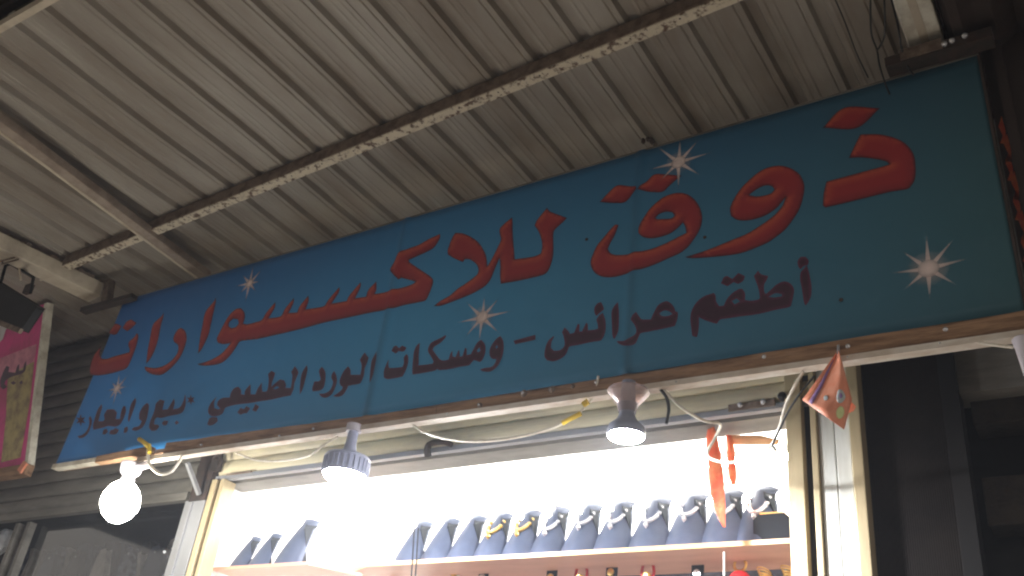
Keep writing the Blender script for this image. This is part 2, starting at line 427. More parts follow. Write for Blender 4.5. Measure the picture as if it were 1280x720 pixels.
def red_ink(dist, dirn):
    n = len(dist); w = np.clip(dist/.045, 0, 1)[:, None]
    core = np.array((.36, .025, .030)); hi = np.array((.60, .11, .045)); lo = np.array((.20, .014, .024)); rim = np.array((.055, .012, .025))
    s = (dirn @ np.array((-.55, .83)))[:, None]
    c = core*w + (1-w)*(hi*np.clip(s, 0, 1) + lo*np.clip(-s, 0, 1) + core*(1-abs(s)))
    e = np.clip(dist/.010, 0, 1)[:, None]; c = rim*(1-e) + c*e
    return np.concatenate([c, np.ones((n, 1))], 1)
def dark_ink(dist, dirn):
    e = np.clip(dist/.010, 0, 1)[:, None]; c = np.array((.13, .030, .075))*(1-e) + np.array((.052, .014, .036))*e
    return np.concatenate([c, np.ones((len(dist), 1))], 1)
def glyph(name, ox, oy, sc, loops, ink, off=.0016, label=None, step=2.0, board=px_to_sign, place=None, mat_=None, par=None, grid=.011):
    L2 = []
    for l in loops:
        ab = [(ox+x/sc, oy+y/sc) for x, y in l]
        L2.append([board(*p) for p in smooth_poly(ab, step)])
    return flat_glyph(name, L2, place or on_sign(off), mat_ or M_letter, par or sign, ink, label=label, grid=grid)
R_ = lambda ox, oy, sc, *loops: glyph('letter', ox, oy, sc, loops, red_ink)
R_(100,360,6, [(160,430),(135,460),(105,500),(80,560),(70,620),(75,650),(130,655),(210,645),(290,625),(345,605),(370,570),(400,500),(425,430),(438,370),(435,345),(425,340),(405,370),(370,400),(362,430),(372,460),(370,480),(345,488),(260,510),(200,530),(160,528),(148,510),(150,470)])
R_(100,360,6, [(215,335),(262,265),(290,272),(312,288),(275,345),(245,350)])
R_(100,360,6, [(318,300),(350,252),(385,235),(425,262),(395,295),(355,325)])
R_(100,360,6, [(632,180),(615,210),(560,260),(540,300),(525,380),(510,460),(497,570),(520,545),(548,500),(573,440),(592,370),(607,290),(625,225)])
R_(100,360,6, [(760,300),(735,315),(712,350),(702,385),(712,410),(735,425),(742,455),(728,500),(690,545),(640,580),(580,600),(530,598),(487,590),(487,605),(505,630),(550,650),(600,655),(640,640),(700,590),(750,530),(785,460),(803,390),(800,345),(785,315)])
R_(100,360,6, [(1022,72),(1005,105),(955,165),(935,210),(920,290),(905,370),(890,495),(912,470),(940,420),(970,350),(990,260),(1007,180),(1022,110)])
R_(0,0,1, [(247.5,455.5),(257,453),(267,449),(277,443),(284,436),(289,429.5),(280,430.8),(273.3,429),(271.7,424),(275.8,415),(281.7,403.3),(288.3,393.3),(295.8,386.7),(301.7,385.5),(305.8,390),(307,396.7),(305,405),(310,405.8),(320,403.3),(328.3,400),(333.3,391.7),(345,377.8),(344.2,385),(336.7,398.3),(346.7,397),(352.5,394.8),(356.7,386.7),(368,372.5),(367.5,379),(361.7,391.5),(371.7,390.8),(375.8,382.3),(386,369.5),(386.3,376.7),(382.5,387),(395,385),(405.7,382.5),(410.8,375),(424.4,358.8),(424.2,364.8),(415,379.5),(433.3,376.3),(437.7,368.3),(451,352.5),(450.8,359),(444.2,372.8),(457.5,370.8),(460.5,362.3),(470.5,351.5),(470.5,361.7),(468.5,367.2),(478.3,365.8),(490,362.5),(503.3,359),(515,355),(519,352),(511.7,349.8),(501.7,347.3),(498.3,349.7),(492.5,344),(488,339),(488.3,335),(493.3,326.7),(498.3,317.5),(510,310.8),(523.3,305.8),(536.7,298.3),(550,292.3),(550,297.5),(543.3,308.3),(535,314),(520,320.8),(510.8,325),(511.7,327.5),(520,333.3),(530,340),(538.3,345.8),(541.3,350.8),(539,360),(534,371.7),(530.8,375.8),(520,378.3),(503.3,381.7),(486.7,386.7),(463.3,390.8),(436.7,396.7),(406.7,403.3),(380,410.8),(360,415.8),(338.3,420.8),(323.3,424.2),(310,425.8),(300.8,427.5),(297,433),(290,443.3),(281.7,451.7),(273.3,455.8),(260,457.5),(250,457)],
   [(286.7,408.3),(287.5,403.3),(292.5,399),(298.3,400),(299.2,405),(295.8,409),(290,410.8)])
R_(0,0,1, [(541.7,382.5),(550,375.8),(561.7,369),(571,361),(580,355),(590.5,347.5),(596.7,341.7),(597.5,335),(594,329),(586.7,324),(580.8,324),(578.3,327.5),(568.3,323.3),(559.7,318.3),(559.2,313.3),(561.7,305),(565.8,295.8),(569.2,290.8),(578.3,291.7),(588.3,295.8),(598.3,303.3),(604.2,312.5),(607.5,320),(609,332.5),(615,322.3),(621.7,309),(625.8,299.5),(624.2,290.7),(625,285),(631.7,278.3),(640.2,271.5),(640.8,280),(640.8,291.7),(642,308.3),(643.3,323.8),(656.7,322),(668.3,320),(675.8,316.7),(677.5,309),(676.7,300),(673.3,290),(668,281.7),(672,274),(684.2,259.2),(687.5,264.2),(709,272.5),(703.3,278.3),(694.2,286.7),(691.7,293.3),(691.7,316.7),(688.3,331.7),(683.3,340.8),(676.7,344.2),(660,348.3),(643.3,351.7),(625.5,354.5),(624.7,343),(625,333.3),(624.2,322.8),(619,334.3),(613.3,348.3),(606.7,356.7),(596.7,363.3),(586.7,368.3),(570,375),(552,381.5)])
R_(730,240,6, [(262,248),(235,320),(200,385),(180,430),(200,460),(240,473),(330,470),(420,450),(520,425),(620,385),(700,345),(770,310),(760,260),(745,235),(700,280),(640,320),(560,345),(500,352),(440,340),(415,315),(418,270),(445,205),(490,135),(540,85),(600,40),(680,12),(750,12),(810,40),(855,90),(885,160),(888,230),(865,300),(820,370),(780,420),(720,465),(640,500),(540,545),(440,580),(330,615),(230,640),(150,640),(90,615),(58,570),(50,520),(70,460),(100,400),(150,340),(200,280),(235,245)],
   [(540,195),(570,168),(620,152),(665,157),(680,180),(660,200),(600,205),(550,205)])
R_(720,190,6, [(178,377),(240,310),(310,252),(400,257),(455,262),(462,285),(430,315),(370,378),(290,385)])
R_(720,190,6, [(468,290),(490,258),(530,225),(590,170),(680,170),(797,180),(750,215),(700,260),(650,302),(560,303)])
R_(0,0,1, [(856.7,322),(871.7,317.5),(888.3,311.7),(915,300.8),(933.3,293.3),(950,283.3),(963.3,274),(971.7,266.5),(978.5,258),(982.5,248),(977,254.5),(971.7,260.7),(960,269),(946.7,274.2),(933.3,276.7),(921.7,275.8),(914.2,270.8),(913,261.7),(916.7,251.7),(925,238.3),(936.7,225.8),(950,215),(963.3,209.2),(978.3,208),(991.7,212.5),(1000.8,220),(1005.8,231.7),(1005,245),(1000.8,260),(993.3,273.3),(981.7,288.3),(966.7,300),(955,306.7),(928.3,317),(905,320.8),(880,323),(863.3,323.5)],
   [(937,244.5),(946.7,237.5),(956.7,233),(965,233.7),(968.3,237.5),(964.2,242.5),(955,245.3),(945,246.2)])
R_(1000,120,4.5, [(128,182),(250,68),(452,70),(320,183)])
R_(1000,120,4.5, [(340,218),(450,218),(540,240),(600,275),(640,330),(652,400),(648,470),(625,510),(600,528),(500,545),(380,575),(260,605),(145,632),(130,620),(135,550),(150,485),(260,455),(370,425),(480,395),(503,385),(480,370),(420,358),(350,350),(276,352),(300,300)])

def K_(ox, oy, sc, *loops): return glyph('small_letter', ox, oy, sc, loops, dark_ink, off=.0026, step=1.5, grid=.012)
a7 = (850,310,6.667)
K_(*a7, [(990,160),(985,115),(1010,80),(1050,80),(1075,110),(1070,145),(1030,160),(1010,185)])
K_(*a7, [(1060,150),(1080,220),(1098,320),(1095,400),(1075,450),(1050,485),(1035,450),(1020,350),(1005,270),(1010,210),(1035,180)])
K_(*a7, [(105,735),(98,680),(90,600),(100,530),(140,460),(200,410),(285,380),(300,400),(305,450),(330,490),(370,485),(390,440),(430,390),(490,350),(520,345),(545,380),(545,440),(600,445),(655,435),(670,420),(660,350),(640,290),(620,240),(655,195),(680,225),(740,240),(725,275),(705,310),(705,370),(720,390),(760,355),(810,310),(870,285),(920,300),(952,345),(948,400),(930,470),(915,495),(800,520),(650,555),(500,575),(400,590),(340,600),(310,635),(270,625),(200,600),(160,580),(160,650),(150,720),(142,745)],
   [(740,412),(800,382),(855,390),(852,408),(790,418)], [(435,448),(475,425),(505,450),(460,475)])
K_(*a7, [(345,300),(370,250),(400,240),(440,265),(490,215),(545,240),(530,280),(490,305),(450,290),(400,325)])
a6 = (670,360,6.667)
K_(*a6, [(1185,240),(1175,280),(1160,320),(1050,345),(950,365),(880,378),(865,395),(850,430),(830,470),(790,490),(740,487),(690,465),(675,445),(700,445),(750,445),(800,420),(835,385),(840,350),(825,310),(800,275),(815,235),(840,205),(870,250),(890,265),(960,265),(985,210),(1020,150),(1070,118),(1110,120),(1150,160),(1165,200),(1185,205)],
   [(1030,215),(1070,192),(1110,197),(1142,220),(1100,238),(1050,236)])
K_(*a6, [(685,120),(693,200),(693,300),(685,370),(655,430),(640,400),(635,300),(632,210),(650,160)])
K_(*a6, [(490,210),(490,165),(515,130),(545,120),(560,150),(570,180),(540,205),(505,235)])
K_(*a6, [(560,210),(580,270),(583,340),(570,400),(545,440),(450,455),(360,475),(285,488),(270,510),(250,555),(210,590),(150,612),(95,605),(72,570),(80,500),(105,440),(150,400),(152,410),(130,450),(125,500),(150,525),(200,520),(235,490),(240,450),(230,400),(218,370),(240,330),(270,360),(285,385),(320,375),(350,300),(365,305),(362,365),(385,365),(420,290),(432,300),(435,355),(490,350),(520,340),(515,300),(505,265),(530,230)])
K_(560,380,7.5, [(615,345),(820,290),(820,335),(630,378)])
K_(560,380,7.5, [(490,300),(515,340),(522,410),(510,490),(480,560),(440,610),(390,635),(330,632),(300,615),(350,600),(410,590),(445,550),(455,515),(420,515),(395,490),(390,440),(410,385),(450,330)], [(445,405),(458,385),(470,402),(455,422)])
a4 = (470,400,7.5)
K_(*a4, [(985,185),(1020,230),(1025,300),(1000,370),(975,395),(920,375),(895,400),(870,425),(780,440),(690,460),(590,470),(575,460),(550,475),(450,495),(345,512),(340,480),(345,400),(355,300),(380,240),(410,215),(405,260),(400,330),(400,400),(395,425),(460,420),(530,410),(540,390),(520,350),(490,300),(490,260),(520,210),(600,170),(655,140),(650,165),(600,215),(545,250),(530,280),(560,320),(600,370),(640,380),(680,370),(700,310),(715,290),(715,340),(745,350),(770,290),(780,280),(785,345),(810,340),(835,260),(850,270),(850,330),(890,320),(920,260),(950,210)], [(945,285),(970,255),(980,290),(955,305)])
K_(*a4, [(120,370),(95,420),(75,480),(75,540),(110,555),(180,545),(250,530),(280,470),(300,400),(300,340),(285,320),(262,350),(262,400),(250,440),(180,450),(125,450),(115,420)])
K_(*a4, [(145,290),(165,250),(190,240),(215,265),(245,240),(285,260),(265,290),(235,295),(215,290),(185,315)])
a3 = (350,430,7.5)
K_(*a3, [(910,75),(915,130),(900,220),(880,310),(850,370),(845,330),(850,240),(860,160),(885,110)])
K_(*a3, [(795,80),(830,130),(815,180),(795,230),(785,300),(760,360),(740,375),(680,385),(640,395),(625,430),(590,480),(540,497),(500,490),(540,465),(580,430),(590,405),(565,380),(565,330),(600,255),(640,210),(660,240),(665,290),(720,290),(755,290),(765,230),(765,190),(750,150),(770,115)])
K_(*a3, [(510,255),(530,300),(535,350),(515,420),(480,480),(430,505),(390,495),(370,468),(420,465),(465,440),(490,400),(500,355),(485,320),(490,285)])
K_(*a3, [(395,215),(425,260),(428,330),(415,400),(395,428),(365,440),(310,445),(305,420),(325,355),(370,350),(385,330),(375,290),(370,250)])
a2 = (240,440,7.5)
K_(*a2, [(1080,125),(1085,170),(1065,260),(1040,350),(1015,400),(1015,340),(1025,240),(1045,180)])
K_(*a2, [(970,135),(1000,190),(985,240),(965,290),(955,350),(930,410),(850,425),(740,450),(640,465),(560,480),(470,490),(400,500),(345,515),(315,530),(290,580),(240,603),(190,603),(160,575),(160,530),(185,480),(240,420),(215,470),(215,530),(250,540),(270,535),(240,500),(250,465),(290,435),(360,430),(370,390),(400,345),(440,330),(465,360),(465,400),(500,405),(505,365),(555,305),(555,350),(555,400),(600,400),(620,350),(660,290),(660,340),(665,375),(700,375),(715,350),(725,270),(720,210),(750,180),(785,200),(770,250),(755,290),(750,330),(780,300),(830,260),(870,270),(885,310),(880,340),(930,340),(940,280),(945,220),(935,190)], [(765,345),(800,322),(825,335),(790,352)])
K_(*a2, [(430,570),(460,525),(490,540),(515,510),(550,530),(520,575),(490,578),(460,590)])
K_(*a2, [(570,550),(600,490),(635,515),(605,560)])
K_(*a2, [(148,680),(170,625),(200,612),(240,618),(245,650),(210,680),(170,690)])
a1 = (85,480,7.5)
K_(*a1, [(1105,100),(1110,150),(1105,210),(1080,265),(1040,285),(960,300),(880,320),(840,315),(818,335),(810,380),(850,385),(860,400),(830,435),(790,442),(765,410),(775,350),(805,280),(820,230),(830,185),(870,148),(910,160),(900,200),(890,245),(940,240),(975,180),(1000,140),(1005,180),(990,240),(1050,225),(1085,170)])
K_(*a1, [(885,370),(905,345),(945,350),(930,385),(900,392)])
K_(*a1, [(1005,365),(1025,345),(1045,365),(1020,385)])
K_(*a1, [(745,180),(762,200),(755,270),(735,350),(700,410),(640,440),(600,430),(620,410),(670,395),(695,350),(670,330),(675,270),(710,210)])
K_(*a1, [(635,130),(640,170),(615,250),(590,320),(575,360),(565,340),(575,270),(595,190)])
K_(*a1, [(525,460),(530,415),(560,400),(565,430),(550,455)])
K_(*a1, [(540,210),(545,260),(520,330),(490,380),(450,400),(380,395),(330,410),(240,430),(235,390),(255,310),(280,240),(315,190),(320,220),(300,290),(285,350),(330,350),(345,330),(340,290),(370,240),(430,240),(460,270),(450,330),(490,330),(500,260),(520,210)])
K_(*a1, [(325,470),(335,430),(365,420),(375,450),(350,475)])
K_(*a1, [(390,470),(400,435),(425,430),(445,415),(480,430),(460,465),(430,475)])
K_(*a1, [(210,300),(225,340),(215,400),(190,460),(150,500),(110,510),(90,490),(130,480),(170,450),(195,400),(200,350),(195,320)])
def asterisk(cu, cv, r):
    return [(cu + (r if k % 2 == 0 else r*.42)*math.cos(k*math.pi/6+.5), cv + 1.15*(r if k % 2 == 0 else r*.42)*math.sin(k*math.pi/6+.5)) for k in range(12)]
glyph('asterisk', *a1, [asterisk(120,340,48)], dark_ink, off=.0026, step=50)
glyph('asterisk', *a1, [asterisk(1158,152,42)], dark_ink, off=.0026, step=50)

# --- sparkles printed on the banner
def star(cu, cv, rays, core, dim=1.0):
    mb = MB(); cols = []; c = px_to_sign(cu, cv); off = .0040; to = on_sign(off)
    W = np.array((.95, .80, .76))
    def addtri(pts, al):
        b = len(mb.v); mb.add([to(*p) for p in pts], [tuple(range(len(pts)))]); cols.extend([(*W, a_) for a_ in al])
    for du, dv in rays:
        tip = px_to_sign(cu+du, cv+dv); t = Vector((tip[0]-c[0], tip[1]-c[1])); L = t.length; n = Vector((-t.y, t.x))/L*(.010)
        d = t/L; segs = 6
        for s in range(segs):
            t0, t1 = s/segs, (s+1)/segs; w0, w1 = (1-t0)**1.1, (1-t1)**1.1
            q = [(c[0]+t.x*t0+n.x*w0, c[1]+t.y*t0+n.y*w0), (c[0]+t.x*t1+n.x*w1, c[1]+t.y*t1+n.y*w1), (c[0]+t.x*t1-n.x*w1, c[1]+t.y*t1-n.y*w1), (c[0]+t.x*t0-n.x*w0, c[1]+t.y*t0-n.y*w0)]
            a0, a1_ = dim*(1-t0)**.9, dim*(1-t1)**.9
            addtri(q, [a0, a1_, a1_, a0])
        off += .00035; to = on_sign(off)
    n = 20
    for k_ in range(n):
        a0, a1_ = 2*math.pi*k_/n, 2*math.pi*(k_+1)/n
        for (ra, rb, x0, x1) in ((0.0, core*.45, .95, .8), (core*.45, core, .8, .25), (core, core*2.0, .25, 0)):
            q = [(c[0]+ra*math.cos(a0), c[1]+ra*math.sin(a0)), (c[0]+rb*math.cos(a0), c[1]+rb*math.sin(a0)), (c[0]+rb*math.cos(a1_), c[1]+rb*math.sin(a1_)), (c[0]+ra*math.cos(a1_), c[1]+ra*math.sin(a1_))]
            if ra == 0: addtri(q[:3], [x0*dim, x1*dim, x1*dim])
            else: addtri(q, [x0*dim, x1*dim, x1*dim, x0*dim])
    o = mb.build('sparkle', M_star, sign); set_print(o.data, cols)
star(849, 204, [(2,-34),(-30,-22),(28,-32),(-42,10),(46,-14),(-26,26),(0,38),(30,18)], .034)
star(603, 397, [(3,-30),(-22,-21),(24,-28),(-34,7),(42,-9),(-24,28),(-4,34),(24,22)], .034)
star(313, 355, [(5,-26),(-10,-12),(18,-21),(-20,4),(15,-3),(-14,15),(-6,28),(9,11)], .030, .85)
star(147, 486, [(3,-24),(-8,-9),(16,-20),(-14,3),(14,-3),(-13,17),(-6,26),(8,10)], .032, .75)
star(1161, 337, [(-3,-46),(-36,-24),(34,-40),(-50,6),(54,-14),(-32,28),(2,42),(38,22)], .036)
# small pinholes
for (u, v) in ((734,300),(882,298),(1052,376)):
    c = P(u, v, SY); MB().lathe(c + Vector((0,-.006+wav(c.x,c.z),0)), [(.008,0),(.006,.003)], 8, axis=Vector((0,-1,0))).build('nail', M_dark, sign)

# ------------------------------------------------------------------ timber batten under the sign
YP = 2.95
bat = thing('timber_batten', (-2.3, YP, EYE+1.58), 'weathered brown timber batten with screws along the bottom of the blue sign', 'timber batten')
def plank(x0, x1, z0a, z0b, z1a, z1b, name='plank'):
    n = max(2, int((x1-x0)/.12)); vs = []; fs = []
    for i in range(n+1):
        t = i/n; x = x0+(x1-x0)*t; zb = z0a+(z0b-z0a)*t + random.uniform(-.002,.002); zt_ = z1a+(z1b-z1a)*t + random.uniform(-.003,.003)
        vs += [(x, YP, zb), (x, YP, zt_), (x, YP+.04, zt_), (x, YP+.04, zb)]
    for i in range(n):
        for k_ in range(4): fs.append((i*4+k_, i*4+(k_+1) % 4, (i+1)*4+(k_+1) % 4, (i+1)*4+k_))
    fs += [(3,2,1,0), (n*4, n*4+1, n*4+2, n*4+3)]
    return MB().add(vs, fs).build(name, M_wood, bat)
plank(-4.80, -4.35, EYE+1.603, EYE+1.603, EYE+1.640, EYE+1.648)
plank(-4.22, -2.44, EYE+1.585, EYE+1.560, EYE+1.652, EYE+1.612)
plank(-2.437, .35, EYE+1.560, EYE+1.553, EYE+1.612, EYE+1.625)
MB().prism([(-4.42, YP-.006, EYE+1.565), (.35, YP-.006, EYE+1.530), (.35, YP-.006, EYE+1.551), (-4.42, YP-.006, EYE+1.590)], (0, .045, 0)).build('lit_underside', M_woodedge, bat)  # pale colour stands in for lamp light on the batten's underside
for (u, v, r) in ((600,507,.012),(655,492,.016),(690,487,.015),(716,483,.010),(560,518,.006),(955,446,.008),(1060,447,.006),(1182,412,.008),(745,478,.007),(1060,433,.008),(1175,430,.007),(846,478,.006),(350,545,.006),(392,536,.006),(252,556,.006)):
    c = P(u, v, YP); c.y = YP
    w = MB().lathe(c, [(r,.0),(r,.004),(r*.5,.006),(r*.3,.010),(.001,.011)], 10, axis=Vector((0,-1,0))).build('screw', M_silver if r < .009 else M_rustbeam, bat)
for (u, v, r) in ((600,507,.006),(655,492,.007)):
    c = P(u, v, YP); MB().lathe(Vector((c.x, YP-.011, c.z)), [(r,.0),(r*.8,.004)], 8, axis=Vector((0,-1,0))).build('screw', M_silver, bat)
ls = link(bpy.data.objects.new('label_strip', None)) if False else None

# hanging brackets of the sign
br = thing('sign_bracket', tuple(P(130, 382, 2.97)), 'short dark angle iron bracket at the left end of the blue sign', 'bracket')
MB().bar(P(104, 389, 2.93), P(168, 371, 2.97), .05, .03).build('angle_iron', M_dark, br)
MB().bar(P(133, 382, 2.955), P(137, 352, 2.955), .05, .05, up=(0,1,0)).build('upright', M_rustbeam, br)
br = thing('sign_bracket', tuple(P(1150, 72, 2.95)), 'wide rusty bracket plate under the white beam at the right end of the sign', 'bracket')
a, b = P(1108, 90, 2.93), P(1245, 50, 2.97)
MB().bar(Vector((a.x, 2.955, ZT+.022)), Vector((-.10, 2.955, ZT+.022)), .07, .045).build('angle_iron', M_dark, br)
MB().bar(Vector((-.42, 2.915, ZT+.028)), Vector((-.27, 2.915, ZT+.028)), .006, .05).build('gusset', M_rustbeam, br)
for i, x in enumerate((-.262, -.235, -.19)):
    MB().lathe((x, 2.9195, ZT+.020+.006*i), [(.011,0),(.011,.008),(.005,.012)], 8, axis=Vector((0,-1,0))).build('bolt', M_silver, br)
deb = MB()
for i in range(9):
    c = P(808+random.uniform(-5,9), 179-random.uniform(0,6), 2.97); deb.lathe(c, [(.001,-.01),(.009,-.004),(.007,.008),(.001,.013)], 7, axis=Vector((random.uniform(-1,1),random.uniform(-1,1),1)))
o = deb.build('bird_nest', M_dark); tagp(o, 'small dark tuft of debris on the top edge of the blue sign', 'debris')

# ------------------------------------------------------------------ facade: shutters, column, frames
YF = 3.5
def shutter(name, label, x0, x1, z0, z1, pitch, m, yb=0.0):
    t = thing(name, ((x0+x1)/2, YF, z0), label, 'roller shutter')
    n = int((z1-z0)/pitch); first = None
    for i in range(n):
        z = z0+i*pitch; seg = 6; vs = []; fs = []
        for x in (x0, x1):
            for k_ in range(seg+1):
                s = k_/seg; vs.append((x, YF+yb-.012*math.sin(s*math.pi)**.7, z+.004+(pitch-.006)*s))
            vs += [(x, YF+yb+.012, z+pitch-.002), (x, YF+yb+.012, z+.004)]
        q = seg+3
        for k_ in range(q): fs.append((k_, (k_+1) % q, q+(k_+1) % q, q+k_))
        fs += [tuple(range(q))[::-1], tuple(range(q, 2*q))]
        if first is None:
            first = MB().add(vs, fs).build('slat', m, t)
        else:
            c = link(first.copy()); c.location = (0, 0, i*pitch); c.parent = t
    return t
sh1 = shutter('roller_shutter', 'beige slatted shutter edge rolled up over the bright shop opening', -4.42, -1.0, EYE+1.678, EYE+2.55, .095, M_slat)
MB().box((-4.42, YF-.022, EYE+1.650), (-1.0, YF+.010, EYE+1.676)).build('bottom_bar', M_col, sh1)
sh2 = shutter('roller_shutter', 'grey slatted shutter over the dark shop on the left', -8.2, -4.62, EYE+1.60, EYE+2.97, .10, M_slatgrey)
MB().box((-8.2, YF-.030, EYE+1.552), (-4.62, YF+.016, EYE+1.598)).build('bottom_bar', M_slatgrey, sh2)
# wall behind everything above
MB().box((-8.5, YF+.06, EYE+1.655), (1.5, YF+.20, ROOF+1.2)).build('wall_front', M_slatgrey, kind='structure')

pil = thing('column', (-4.51, YF, 0), 'grey painted column between the dark shop and the bright shop', 'column')
MB().box((-4.605, YF-.04, .12), (-4.43, YF+.15, EYE+1.54)).build('shaft', M_col, pil, bevel=.006)
MB().box((-4.545, YF-.052, .12), (-4.525, YF-.041, EYE+1.52)).build('moulding', M_col, pil)
MB().bar(P(234, 578, 3.30), P(249, 618, 3.44), .022, .022).build('strut', M_col, pil)
MB().bar(Vector((-4.50, YF-.02, EYE+1.53)), Vector((-4.50, YF-.02, EYE+1.95)), .14, .05, up=(0,1,0)).build('head', M_dark, pil)

fl = thing('door_frame', (-4.38, YF, .12), 'tan aluminium door frame upright at the left of the bright opening', 'door frame')
MB().box((-4.415, YF-.045, .12), (-4.375, YF+.05, EYE+1.648)).build('outer_rail', M_tan, fl, bevel=.003)
MB().box((-4.372, YF-.02, .12), (-4.352, YF+.05, EYE+1.648)).build('groove', M_rustbeam, fl)
MB().box((-4.349, YF-.04, .12), (-4.318, YF+.05, EYE+1.648)).build('inner_rail', M_tan, fl, bevel=.003)
fr_ = thing('door_frame', (-1.03, YF, .12), 'tan aluminium door frame upright at the right of the bright opening', 'door frame')
MB().box((-1.086, YF-.045, .12), (-1.024, YF+.05, EYE+1.95)).build('outer_rail', M_tan, fr_, bevel=.003)
MB().box((-1.022, YF-.005, .12), (-.992, YF+.05, EYE+1.95)).build('groove', M_black, fr_)
MB().box((-.990, YF-.045, .12), (-.967, YF+.05, EYE+1.95)).build('inner_rail', M_tan, fr_, bevel=.003)
cl = thing('wall_cladding', (-.9, YF, .12), 'white PVC cladding strips beside the right door frame', 'wall cladding')
for x0, x1 in ((-.964,-.905),(-.903,-.846)):
    MB().box((x0, YF-.030, .12), (x1, YF+.05, EYE+1.90)).build('panel', M_pvc, cl, bevel=.004)
MB().box((-.843, YF-.045, .12), (-.802, YF+.10, EYE+1.90)).build('corner_trim', M_tan, cl, bevel=.003)

dp = thing('wall_panel', (-.68, YF+.03, .12), 'dark finely ribbed metal panel right of the white cladding', 'wall panel')
vs = []; fs = []; n = 72; xa, xb = -.800, -.52
for z in (.12, EYE+2.4):
    for i in range(n+1):
        vs.append((xa+(xb-xa)*i/n, YF+.03+(.0025 if i % 2 else 0), z))
fs = [(i, i+1, n+1+i+1, n+1+i) for i in range(n)]
o = MB().add(vs, fs).build('ribbed_face', M_blackmetal, dp)
o.modifiers.new('thickness', 'SOLIDIFY').thickness = .01
MB().box((-.519, YF+.02, .12), (-.46, YF+.12, EYE+2.4)).build('edge_post', M_black, dp)
bw = thing('block_wall', (.4, YF+.2, 0), 'dark brown concrete block wall at the far right', 'wall')
blk = None
for r_ in range(24):
    for c_ in range(4):
        x = -.44 + c_*.36 - (.18 if r_ % 2 else 0); z = .02 + r_*.19
        if x < -.45: continue
        if blk is None:
            blk = MB().box((x, YF+.15, z), (x+.348, YF+.30, z+.178)).build('block', M_block, bw, bevel=.006); bx0, bz0 = x, z
        else:
            c = link(blk.copy()); c.parent = bw; c.location = (x-bx0, random.uniform(-.008,.008), z-bz0)
MB().box((-.69, YF+.31, 0), (.7, YF+.4, EYE+3.1)).build('mortar_backing', M_black, bw)

# latch hardware, hook, plate
lt = thing('latch', tuple(P(270, 583, YF-.04)), 'dark latch hardware at the top of the left door frame', 'latch')
mb = MB(); c = P(272, 580, YF-.05)
mb.box(c+Vector((-.03,-.01,-.04)), c+Vector((.01,.03,.03))).tube([c+Vector((-.02,-.02,.03)), c+Vector((.02,-.03,.045)), c+Vector((.045,-.02,.01)), c+Vector((.03,-.02,-.05))], .008, 7)
mb.build('latch_body', M_dark, lt)
MB().box(P(283,592,YF-.03), P(316,587,YF-.02)+Vector((0,0,-.018))).build('slide_plate', M_rustbeam, lt)
hk = thing('hook', tuple(P(545, 558, YF-.05)), 'dark bent hook on the shutter edge between the two hanging lamps', 'hook')
MB().tube([P(535,570,YF-.04), P(534,562,YF-.06), P(538,555,YF-.06), P(552,552,YF-.06), P(565,556,YF-.04)], lambda t_: .018-.004*t_, 8).build('hook_arm', M_dark, hk)
hp = thing('metal_plate', tuple(P(945, 505, YF-.03)), 'steel strap plate with two shiny bolts on the shutter edge', 'metal plate')
a, b = P(910, 510, YF-.03), P(968, 503, YF-.03)
MB().box((a.x, YF-.028, b.z-.012), (b.x, YF-.022, b.z+.018)).build('strap', M_rustbeam, hp)
for u, v in ((925,506),(954,502)):
    c = P(u, v, YF-.03); MB().lathe((c.x, YF-.0285, c.z), [(.012,0),(.011,.006),(.004,.010)], 10, axis=Vector((0,-1,0))).build('bolt', M_silver, hp)
MB().lathe(P(979, 497, YF-.03), [(.018,0),(.018,.02),(.01,.03)], 10, axis=Vector((0,-1,0))).build('knob', M_black, hp)

# ------------------------------------------------------------------ bright shop interior
XI0, XI1, YI0, YI1, ZI = -4.42, -1.0, YF+.052, 6.2, EYE+2.25
MB().box((XI0-.1, YI0, .12), (XI0-.002, YI1, ZI)).build('shop_wall_left', M_wallint, kind='structure')
MB().box((XI1+.2, YI0, .12), (XI1+.3, YI1, ZI)).build('shop_wall_right', M_wallint, kind='structure')
MB().box((XI0-.1, YI1, .12), (XI1+.3, YI1+.1, ZI)).build('shop_wall_back', M_wallint, kind='structure')
MB().box((XI0-.1, YI0+.16, ZI), (XI1+.3, YI1+.1, ZI+.08)).build('shop_ceiling', M_wallint, kind='structure')
MB().box((XI0-.1, YF-.05, .121), (XI1+.3, YI1, .14)).build('shop_floor', M_paving, kind='structure')
for i, (y, x) in enumerate(((4.35,-3.5),(4.35,-1.9),(5.3,-3.5),(5.3,-1.9),(5.95,-3.5),(5.95,-1.9))):
    lab = ('front row', 'middle row', 'back row')[i//2] + (' by the dark shop side' if i % 2 == 0 else ' by the cladding side')
    t = thing('tube_light', (x, y, ZI-.04), 'white ceiling tube light inside the bright shop, ' + lab, 'tube light', 'tube lights on the shop ceiling')
    MB().box((x-.62, y-.03, ZI-.035), (x+.62, y+.03, ZI-.002)).build('housing', M_pvc, t)
    MB().tube([(x-.6, y, ZI-.055), (x+.6, y, ZI-.055)], .018, 10, 1).build('tube', M_tube, t)

